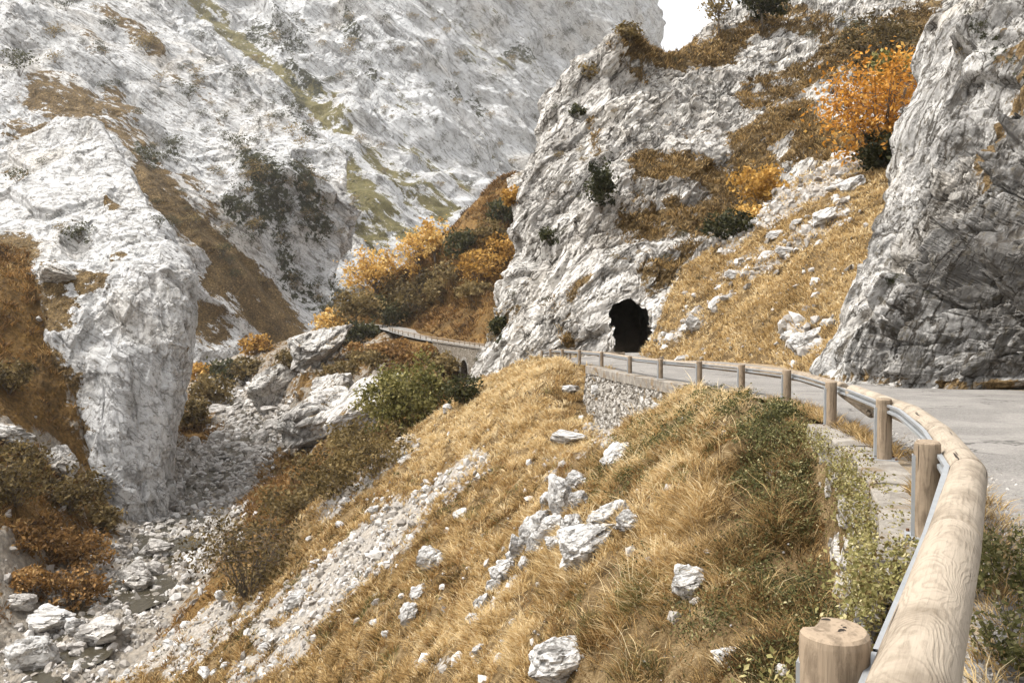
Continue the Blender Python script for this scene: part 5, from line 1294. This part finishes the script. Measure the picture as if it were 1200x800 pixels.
def post_mesh(H, r, seed, notch=False):
    n = 28
    an = np.linspace(0, 2 * np.pi, n, endpoint=False)
    xs = np.array([-0.25, 0.0, 0.15, 0.3, 0.45, H - 0.03, H - 0.012, H])
    rad = np.full(len(xs), r); rad[-2] = r - 0.002; rad[-1] = r - 0.011
    V = np.stack([np.repeat(xs[:, None], n, 1), rad[:, None] * np.cos(an)[None], rad[:, None] * np.sin(an)[None]], -1)
    V[..., 1:] *= (1 + 0.02 * fbm(V * np.array([1.5, 9, 9]) + seed, 3, seed))[..., None]
    V[-1, :, 0] += 0.006 * V[-1, :, 1] / r
    k = len(xs)
    V = V.reshape(-1, 3)
    quads = [(i * n + j, i * n + (j + 1) % n, (i + 1) * n + (j + 1) % n, (i + 1) * n + j) for i in range(k - 1) for j in range(n)]
    V = np.concatenate([V, [[H + 0.001, 0, 0]]])
    tris = [(len(V) - 1, (k - 1) * n + j, (k - 1) * n + (j + 1) % n) for j in range(n)]
    me = np_mesh('post', V, np.array(quads), np.array(tris), smooth=False)
    if notch:
        bm = bmesh.new(); bm.from_mesh(me)
        # saw cut: a wedge taken out of the back edge of the top
        bmesh.ops.bisect_plane(bm, geom=bm.verts[:] + bm.edges[:] + bm.faces[:], plane_co=(H, 0, 0.045), plane_no=(0, 0, 1))
        bmesh.ops.bisect_plane(bm, geom=bm.verts[:] + bm.edges[:] + bm.faces[:], plane_co=(H, 0.0, 0), plane_no=(0, 1, 0))
        for v_ in bm.verts:
            if v_.co.x > H - 0.02 and v_.co.z > 0.046 and v_.co.y > -0.001: v_.co.x -= 0.035
        bm.to_mesh(me); bm.free()
    return me
PM = [post_mesh(POST_H, 0.083, 5 + i) for i in range(3)]
def bracket_mesh():
    m = MB()
    m.box((0, 0, 0.006), (0.27, 0.23, 0.012))
    m.box((-0.092, 0, 0.29), (0.008, 0.07, 0.55)); m.box((-0.08, 0.036, 0.29), (0.032, 0.007, 0.55)); m.box((-0.08, -0.036, 0.29), (0.032, 0.007, 0.55))
    return m.mesh('bracket')
def bolt_mesh(pts):
    m = MB()
    for p_ in pts:
        m.tube([p_, (p_[0], p_[1], p_[2] + 0.018)], [0.014, 0.012], 6)
    return m.mesh('bolts')
BRK, BLT = bracket_mesh(), bolt_mesh([(0.115, 0.095, 0.012), (0.115, -0.095, 0.012), (-0.115, 0.095, 0.012), (-0.115, -0.095, 0.012)])
ret = [P(668, 410.5, 58.6), P(701, 411.5, 60.4), P(731, 412.5, 61.8)]
allposts = [(on_line(-1.0)[0], on_line(-1.0)[1])] + [(p_, on_line(p_[1])[1]) for p_ in POST] + [(p_, np.array([0.85, 0.5])) for p_ in ret]
for i, (p_, t_) in enumerate(allposts):
    base = np.array(p_) - np.array([0, 0, POST_H])
    ang = math.atan2(-t_[0], t_[1])          # local +X of the bracket faces the road
    M = Matrix.Translation(base) @ Matrix.Rotation(ang, 4, 'Z')
    me = PM[i % 3]
    if i == 1: me = post_mesh(POST_H, 0.094, 31, True)
    po = gpart('post', me, M @ UP, MAT['post'], 'near post with a saw notch in its top' if i == 1 else None)
    inv = UP.inverted()
    b_ = gpart('bracket', BRK, inv, MAT['steel'], parent=po)
    if i < 7: gpart('bolts', BLT, inv, MAT['rust'], parent=po)
# logs
LOGR = 0.108
LOGP = [np.array(p_) for p_ in ((-1.45, -2.0, CZ - 0.97), (-0.55, -0.5, CZ - 0.97), (1.92, 3.68, CZ - 0.97), (2.82, 5.25, CZ - 0.975), (3.50, 6.95, CZ - 0.985), (4.05, 8.6, CZ - 1.0), (4.76, 11.9, CZ - 1.055))]
for i in range(len(LOGP) - 1):
    M, L = frame_to(LOGP[i], LOGP[i + 1])
    gpart('log_rail', log_mesh(L - 0.05, LOGR, 60 + i, 40 if i < 3 else 24), M, MAT['log'])
a, _ = on_line(12.9, 0.22, -0.17); b_, _ = on_line(11.55, 0.33, -0.36)
M, L = frame_to(a, b_)
gpart('log_rail', log_mesh(L, 0.075, 77, 18, True), M, MAT['oldlog'], 'broken splintered log end hanging down')
py_ = [p_[1] for p_ in POST]
for i in range(3, len(POST) - 1):
    ya, yb = (13.0 if i == 3 else py_[i]), py_[i + 1]
    a, _ = on_line(ya, 0.25, -0.13); b_, _ = on_line(yb, 0.25, -0.13)
    M, L = frame_to(a, b_); gpart('log_rail', log_mesh(L - 0.01, 0.095, 80 + i, 14), M, MAT['oldlog'])
chain = [on_line(57, 0.2, -0.13)[0]] + [p_ - np.array([0, 0, 0.12]) for p_ in ret]
for i in range(3):
    M, L = frame_to(chain[i] + np.array([0, -0.2, 0]), chain[i + 1] + np.array([0, -0.2, 0])); gpart('log_rail', log_mesh(L - 0.01, 0.10, 95 + i, 14), M, MAT['oldlog'])
# steel channel behind the logs, one length per bay
def steel_mesh(pts):
    """two lipped strips and the web between them, swept along pts (x, y, z, across-vector)"""
    prof = [(0.028, 0.062), (-0.012, 0.062), (-0.012, 0.030), (0.022, 0.022), (0.022, -0.022), (-0.012, -0.030), (-0.012, -0.062), (0.028, -0.062), (0.028, -0.056), (-0.004, -0.056), (-0.004, -0.034), (0.030, -0.026), (0.030, 0.026), (-0.004, 0.034), (-0.004, 0.056), (0.028, 0.056)]
    n = len(prof); V = []
    for p_, ac in pts:
        for o_, z_ in prof: V.append((p_[0] + ac[0] * o_ * 0.8, p_[1] + ac[1] * o_ * 0.8, p_[2] + z_ * 0.72))
    k = len(pts)
    return np_mesh('steel', V, np.array([(i * n + j, i * n + (j + 1) % n, (i + 1) * n + (j + 1) % n, (i + 1) * n + j) for i in range(k - 1) for j in range(n)]))
bays = [-1.0] + py_
for i in range(len(bays) - 1):
    pts = []
    for Y in np.linspace(bays[i] + 0.01, bays[i + 1] - 0.01, 14):
        p_, t_ = on_line(Y, 0.125, -0.13)
        if Y < 11.8:
            k_ = min(max(int(np.searchsorted([q_[1] for q_ in LOGP], Y)), 1), len(LOGP) - 1); f_ = (Y - LOGP[k_ - 1][1]) / (LOGP[k_][1] - LOGP[k_ - 1][1])
            c_ = LOGP[k_ - 1] * (1 - f_) + LOGP[k_] * f_; tv_ = unit(LOGP[k_] - LOGP[k_ - 1]); t_ = tv_[:2]
            p_ = c_ + np.array([-t_[1], t_[0], 0]) * float(np.interp(Y, [3.5, 6.5], [0.112, 0.132])) + np.array([0, 0, float(np.interp(Y, [3.5, 6.5], [-0.025, 0.02]))])
        pts.append((p_, np.array([t_[1], -t_[0]])))
    gpart('steel_rail', steel_mesh(pts), Matrix(), MAT['steel'])

# ------------------------------------------------------------------ retaining walls
def wall_thing(label, y0, y1, depth, seed, batter, ny, cop0=None):
    root = empty('retaining_wall', tuple(on_line((y0 + y1) / 2, -0.3, -POST_H)[0]))
    tag(root, label, 'retaining wall')
    inv = Matrix.Translation(-root.location)
    # coping in lengths
    cop0 = y0 if cop0 is None else cop0
    n = max(int((y1 - cop0) / 2.3), 2)
    cuts = np.linspace(cop0, y1, n + 1)
    for i in range(n):
        V, dzz = [], 0.014 * ((i * 7) % 3 - 1) - 0.004
        ysub = np.linspace(cuts[i] + 0.006, cuts[i + 1] - 0.006, 16)
        prof = [(-0.30, -0.34), (-0.305, -0.17), (-0.30, -0.02), (-0.285, 0.0), (-0.18, 0.003), (0.0, 0.004), (0.12, 0.0), (0.14, -0.02), (0.14, -0.34)]
        for Y in ysub:
            for o_, z_ in prof:
                p_, _ = on_line(Y, o_, -POST_H + z_ + dzz); V.append(p_)
        V = np.array(V)
        V += 0.014 * np.stack([fbm(V * 4 + 5 * a, 3, seed + a) for a in range(3)], -1)
        m_ = len(prof); q = [(a * m_ + b, a * m_ + (b + 1) % m_, (a + 1) * m_ + (b + 1) % m_, (a + 1) * m_ + b) for a in range(15) for b in range(m_)]
        caps_ = []
        me = np_mesh('coping', V, np.array(q), np.array([(0, j + 1, j) for j in range(1, m_ - 1)] + [(15 * m_, 15 * m_ + j, 15 * m_ + j + 1) for j in range(1, m_ - 1)]))
        o = link('coping', me, MAT['concrete'], root); o.matrix_local = inv
    # masonry face
    nz2 = 150
    Yg = np.linspace(y0, y1, ny); G = np.zeros((nz2, ny, 3))
    for j, Y in enumerate(Yg):
        p_, t_ = on_line(Y, -0.23, -POST_H - 0.05)
        for i in range(nz2):
            f_ = i / (nz2 - 1) * depth
            G[i, j] = (p_[0] - t_[1] * batter * f_, p_[1] + t_[0] * batter * f_, p_[2] - f_)
    h_, e_ = facets(G * np.array([2.0, 2.0, 2.8]) + 0.35 * np.stack([fbm(G * 2, 2, seed + k) for k in range(3)], -1), seed + 9, 0.5)
    disp_ = 0.07 * h_ - 0.05 * np.exp(-(e_ / 0.10) ** 2) + 0.03 * fbm(G * 5, 3, seed)
    nr_ = grid_normals(G); nr_ *= np.sign(-nr_[..., 0:1] + 1e-9)
    G2 = G + nr_ * disp_[..., None]
    # right end return so the wall has thickness
    me = np_mesh('masonry', G2.reshape(-1, 3), grid_quads(ny, nz2))
    o = link('masonry', me, MAT['rubble'], root); o.matrix_local = inv
    ends = MB()
    for Y, k in ((y0, 0), (y1, ny - 1)):
        a = G[0, k]; b_ = G[-1, k]; _, t_ = on_line(Y); c_ = np.array([t_[1], -t_[0], 0]) * 0.5; s_ = np.array([t_[0], t_[1], 0]) * (0.06 if k else -0.06)
        vs = [a, b_, b_ + c_, a + c_]; vs = vs + [v_ + s_ for v_ in vs]
        ends.add(vs, [(0, 1, 2, 3), (7, 6, 5, 4), (0, 4, 5, 1), (1, 5, 6, 2), (2, 6, 7, 3), (3, 7, 4, 0)])
    o = link('end_stone', ends.mesh('end_stone'), MAT['rubble'], root); o.matrix_local = inv
    return G2, nr_
W1, N1 = wall_thing('near ivy-grown rubble wall with pale concrete coping under the guardrail posts', -1.5, 12.75, 4.2, 601, 0.10, 420, 5.2)
W2, N2 = wall_thing('white rubble masonry wall holding the road beyond the grassy shoulder', 24.6, 38.3, 4.2, 611, 0.10, 420)
# ivy on the near wall
iv_m = np.clip(0.62 + 1.5 * fbm(W1 * 0.9, 3, 621), 0, 1)
zz = np.linspace(0, 1, W1.shape[0])[:, None]
iv_m = np.clip(iv_m * np.where(zz < 0.5, 1.0, 0.75) + np.where(zz < 0.16, 0.5, 0), 0, 1) * np.where(W1[..., 1] > 11.3, 0.35, 1.0)
bare = np.clip((W1[..., 1] - 8.7) / 0.8, 0, 1) * np.clip((zz - 0.10) * 6, 0, 1)
iv_m = iv_m * (1 - 0.985 * bare)
p, nn = sample_grid(W1, iv_m, 22000, 1.2)
thick = 0.02 + 0.08 * np.clip(0.5 + fbm(p * 1.6, 3, 622), 0, 1)
p = p + nn * (thick * rng.random(len(p)) ** 0.6)[:, None] + np.array([0, 0, 1.0]) * (0.05 * rng.random(len(p)))[:, None]
IVY = [(0, (0.065, 0.040, 0.016)), (0.3, (0.15, 0.105, 0.038)), (0.55, (0.15, 0.14, 0.045)), (0.8, (0.30, 0.26, 0.10)), (1, (0.52, 0.45, 0.25))]
tf = 0.52 + 0.22 * fbm(p * 1.3, 3, 623) + 0.2 * rng.standard_normal(len(p))
dd = np.linalg.norm(p - np.array([0, 0, CZ]), axis=-1)
parts = [leaf_quads(p, nn, 0.008 + 0.0010 * dd, pal(tf, IVY), 0.7)]
# trailing sprays over the coping and on top of it
yy = np.concatenate([3.2 + 9.8 * rng.random(6500), 2.4 + 3.6 * rng.random(6500)]); o_ = np.concatenate([-0.34 + 0.11 * rng.standard_normal(6500), -0.38 + 0.62 * rng.random(6500)])
keep = fbm(np.stack([yy * 0.9, o_ * 0, o_ * 0], -1), 2, 631) > -0.1
pp = np.array([on_line(a, b, -POST_H)[0] for a, b in zip(yy[keep], o_[keep])])
pp[:, 2] += np.where(o_[keep] > -0.2, -0.10, -0.28) * rng.random(len(pp)) + 0.05
parts.append(leaf_quads(pp, np.tile([[-0.7, -0.3, 0.6]], (len(pp), 1)), np.full(len(pp), 0.017), pal(0.6 + 0.22 * rng.standard_normal(len(pp)), IVY), 0.6))
tag(link('ivy', mesh_parts('ivy', parts, MAT['leaf'])), 'yellowing ivy hanging over the near retaining wall', 'ivy', kind='stuff')
# grass tufts growing on and behind the coping
yy = np.concatenate([6.4 + 1.2 * rng.random(14), 9.4 + 3.2 * rng.random(70), 13.2 + 4 * rng.random(60)]); of = np.where(yy < 9, 0.10, np.where(yy < 13, 0.05 + 0.2 * rng.random(len(yy)), -0.1 + 0.35 * rng.random(len(yy))))
p = np.array([on_line(a, b, -POST_H - 0.01)[0] for a, b in zip(yy, of)])
parts = [blades(p, np.tile([[0, 0, 1.0]], (len(p), 1)), 26, 0.10 + 0.16 * rng.random(len(p)), np.full(len(p), 0.008), 0.45 + 0.2 * rng.standard_normal(len(p)), STRAW, np.full(len(p), 0.10))]
tag(link('grass', mesh_parts('grass', parts, MAT['grass'])), 'little grass tufts sprouting along the concrete coping', 'grass', kind='stuff')
# verge plants between log and asphalt
def verge_plant(name, label, x, y, rad, h, nl, seed, stops, tone, leaf):
    r = np.random.default_rng(seed)
    z = float(road_z(y))
    mb = MB(); P_, T_ = [], []
    for k in range(int(34 * rad / 0.4)):
        az = r.random() * 6.28; rr = rad * math.sqrt(r.random()); b0 = np.array([math.cos(az) * rr, math.sin(az) * rr, 0])
        hh = h * (0.5 + 0.5 * r.random()) * (1 - 0.5 * (rr / rad) ** 2)
        tip = b0 + np.array([math.cos(az) * 0.08, math.sin(az) * 0.08, hh]) + r.standard_normal(3) * 0.03
        mb.tube([b0, (b0 + tip) / 2 + r.standard_normal(3) * 0.01, tip], [0.004, 0.003, 0.0015], 4, False)
        m = nl // 34
        f_ = 0.15 + 0.85 * r.random((m, 1)); P_.append(b0 * (1 - f_) + tip * f_ + r.standard_normal((m, 3)) * 0.025); T_.append(np.full(m, 0.14 * r.standard_normal()))
    p_ = np.concatenate(P_); t_ = tone + np.concatenate(T_) + 0.16 * r.standard_normal(len(p_)); p_[:, 2] = np.maximum(p_[:, 2], 0.005)
    root = empty(name, (x, y, z)); tag(root, label, 'plant')
    link('stems', mb.mesh('stems'), MAT['bark'], root)
    link('leaves', mesh_parts('leaves', [leaf_quads(p_, np.tile([[0, 0, 1.0]], (len(p_), 1)), np.full(len(p_), leaf), pal(t_, stops), 0.8)], MAT['leaf']), None, root)
verge_plant('herb', 'leafy green herb clump growing against the near log rail by the asphalt', 2.92, 4.75, 0.36, 0.50, 3400, 701, LEAFG, 0.6, 0.017)
verge_plant('herb', 'second green herb clump lower down beside the near log rail', 2.42, 3.75, 0.30, 0.36, 2600, 702, LEAFG, 0.62, 0.015)
verge_plant('herb', 'small yellowish herb patch at the bottom edge of the road verge', 2.12, 3.05, 0.30, 0.22, 1900, 703, IVY, 0.8, 0.012)
yy = 2.2 + 8 * rng.random(260); xx = np.array([on_line(a, 0.42 + abs(rng.standard_normal()) * 0.18)[0][0] for a in yy])
p = np.stack([xx, yy, road_z(yy)], -1)
parts = [blades(p, np.tile([[0, 0, 1.0]], (len(p), 1)), 16, 0.08 + 0.14 * rng.random(len(p)), np.full(len(p), 0.006), 0.5 + 0.2 * rng.standard_normal(len(p)), STRAW, np.full(len(p), 0.08))]
tag(link('grass', mesh_parts('grass', parts, MAT['grass'])), 'thin dry grass in the verge between log rail and asphalt', 'grass', kind='stuff')

# ------------------------------------------------------------------ bridge with its railing
br = empty('bridge', tuple(P(540, 408, 147))); tag(br, 'small arched stone bridge carrying the road past the tunnel crag', 'bridge')
bi = Matrix.Translation(-br.location)
A, B = P(508, 400.5, 163.5), P(575, 410.5, 134)
ax = (B - A); ax[2] = 0; Lb = np.linalg.norm(ax); ax /= Lb; ac_ = np.array([ax[1], -ax[0], 0]); ac_ = ac_ * np.sign(-ac_[1])   # towards the viewer
nseg = 64; us = np.linspace(0, Lb, nseg + 1)
def b_top(u): return A[2] + (B[2] - A[2]) * u / Lb - 0.05
xc, hw, atop = 0.60 * Lb, 2.0, 2.2
low = -12.0
V, fq = [], []
for s_ in (0.15, -5.2):
    for u in us:
        tz = b_top(u); inside = abs(u - xc) < hw
        bz = (tz - atop - 2.2 + 2.2 * math.sqrt(max(0, 1 - ((u - xc) / hw) ** 2))) if inside else tz + low
        q0 = A + ax * u + ac_ * s_
        V.append((q0[0], q0[1], tz)); V.append((q0[0], q0[1], bz))
n1 = 2 * (nseg + 1)
for i in range(nseg):
    a = 2 * i
    fq += [(a, a + 1, a + 3, a + 2), (n1 + a, n1 + a + 2, n1 + a + 3, n1 + a + 1), (a, a + 2, n1 + a + 2, n1 + a), (a + 1, n1 + a + 1, n1 + a + 3, a + 3)]
fq += [(0, n1, n1 + 1, 1), (n1 - 2, n1 - 1, 2 * n1 - 1, 2 * n1 - 2)]
qb = [A + ax * (xc - hw) - ac_ * 4.6, A + ax * (xc + hw) - ac_ * 4.6]; nb_ = len(V)  # added panel closing the arch at the back so the opening stays dark
V += [(q_[0], q_[1], b_top(xc) + z_) for z_ in (low, -atop + 0.2) for q_ in qb]; fq += [(nb_, nb_ + 1, nb_ + 3, nb_ + 2)]
me = np_mesh('spandrel', V, np.array(fq)); o = link('spandrel', me, MAT['bridge'], br); o.matrix_local = bi
m = MB()
for k in range(17):
    an0, an1 = math.pi * k / 17 + 0.01, math.pi * (k + 1) / 17 - 0.01
    vs = []
    for s_ in (0.22, 0.0):
        for an, rr in ((an0, 1.0), (an1, 1.0), (an1, 1.22), (an0, 1.22)):
            u = xc - hw * rr * math.cos(an); z = b_top(xc) - atop - 2.2 + 2.2 * rr * math.sin(an)
            q0 = A + ax * u + ac_ * s_; vs.append((q0[0], q0[1], z))
    m.add(vs, [(0, 1, 2, 3), (7, 6, 5, 4), (0, 4, 5, 1), (1, 5, 6, 2), (2, 6, 7, 3), (3, 7, 4, 0)])
o = link('arch_ring', m.mesh('arch_ring'), MAT['rubble'], br); o.matrix_local = bi
m = MB(); q0 = [A + ac_ * 0.3, B + ac_ * 0.3, B - ac_ * 0.2, A - ac_ * 0.2]
m.add([tuple(v_) for v_ in q0] + [tuple(v_ + np.array([0, 0, 0.3])) for v_ in q0], [(3, 2, 1, 0), (4, 5, 6, 7), (0, 1, 5, 4), (1, 2, 6, 5), (2, 3, 7, 6), (3, 0, 4, 7)])
o = link('parapet_kerb', m.mesh('kerb'), MAT['concrete'], br); o.matrix_local = bi
fr = cr(np.array([P(*p_) for p_ in [(568, 408.5, 137), (545, 405.5, 147), (520, 401.5, 158), (494, 396.8, 172), (468, 391, 190), (455, 387, 203)]]), 60)
rl = empty('guardrail', tuple(fr[25])); tag(rl, 'thin dark guardrail along the far road bend and the stone bridge', 'guardrail')
ri = Matrix.Translation(-rl.location)
pm = MB(); pm.box((0, 0, 0.4), (0.16, 0.16, 0.95)); pm = pm.mesh('post'); pm.materials.append(MAT['post'])
for k in range(0, 60, 3):
    o = link('post', pm, None, rl); o.location = fr[k] - np.array(rl.location)
for k in range(0, 59, 20):
    m = MB(); seg = fr[k:min(k + 21, 60)]; m.tube([p_ + np.array([0, 0, 0.72]) for p_ in seg], [0.09] * len(seg), 6)
    m.tube([p_ + np.array([0, 0, 0.42]) for p_ in seg], [0.05] * len(seg), 6)
    o = link('rail', m.mesh('rail'), MAT['post'], rl); o.matrix_local = ri


# ------------------------------------------------------------------ camera, light, air
cam = bpy.data.cameras.new('camera'); co = bpy.data.objects.new('camera', cam); COL.objects.link(co)
cam.sensor_width = 36; cam.lens = 36 * F; cam.clip_end = 20000; cam.clip_start = 0.05
co.location = (0, 0, CZ); co.rotation_euler = (math.pi / 2 - PITCH, 0, 0)
SC.camera = co
SUN_EL, SUN_AZ = 60.0, -90.0        # azimuth: clockwise from +Y (forward); negative is to the left
sd = Vector((math.sin(R(SUN_AZ)) * math.cos(R(SUN_EL)), math.cos(R(SUN_AZ)) * math.cos(R(SUN_EL)), math.sin(R(SUN_EL))))
sl = bpy.data.lights.new('sun', 'SUN'); so = bpy.data.objects.new('sun', sl); COL.objects.link(so)
sl.energy = 2.1; sl.angle = R(16); sl.color = (1.0, 0.965, 0.915)
so.rotation_euler = sd.to_track_quat('Z', 'Y').to_euler()
w = bpy.data.worlds.new('World'); SC.world = w; w.use_nodes = True
nt = w.node_tree; nt.nodes.clear()
sky = nt.nodes.new('ShaderNodeTexSky'); sky.sky_type = 'NISHITA'; sky.sun_disc = False
sky.sun_elevation = R(SUN_EL); sky.sun_rotation = R(SUN_AZ); sky.dust_density = 3.0; sky.air_density = 1.0
hs = nt.nodes.new('ShaderNodeHueSaturation'); hs.inputs['Saturation'].default_value = 0.12
nt.links.new(sky.outputs[0], hs.inputs['Color'])
tint = nt.nodes.new('ShaderNodeMix'); tint.data_type = 'RGBA'; tint.blend_type = 'MULTIPLY'; tint.inputs[0].default_value = 1.0
tint.inputs[7].default_value = (0.985, 0.99, 1.0, 1)
nt.links.new(hs.outputs[0], tint.inputs[6])
bg = nt.nodes.new('ShaderNodeBackground'); bg.inputs['Strength'].default_value = 0.135
nt.links.new(tint.outputs[2], bg.inputs['Color'])
wo = nt.nodes.new('ShaderNodeOutputWorld'); nt.links.new(bg.outputs[0], wo.inputs['Surface'])
# air
HAZE = 0.00006
t = NT('mountain_air')
pv = t.n('VolumePrincipled', {'Color': (1.0, 0.985, 0.96, 1), 'Density': HAZE, 'Anisotropy': 0.2})
t.t.links.new(pv.outputs[0], t.out.inputs['Volume'])
b = MB(); b.box((0, 1100, 345), (6400, 3000, 850))
hz = link('haze', b.mesh('haze'), t.m)
tag(hz, 'thin pale haze filling the gorge', 'haze', kind='stuff')

SC.render.engine = 'CYCLES'
SC.cycles.use_denoising = True
SC.cycles.max_bounces = 5; SC.cycles.diffuse_bounces = 3; SC.cycles.glossy_bounces = 2; SC.cycles.transmission_bounces = 2; SC.cycles.transparent_max_bounces = 4; SC.cycles.volume_bounces = 1
SC.cycles.use_adaptive_sampling = True; SC.cycles.adaptive_threshold = 0.02
SC.view_settings.view_transform = 'Standard'; SC.view_settings.look = 'None'; SC.view_settings.gamma = 1.0
SC.view_settings.exposure = 1.52
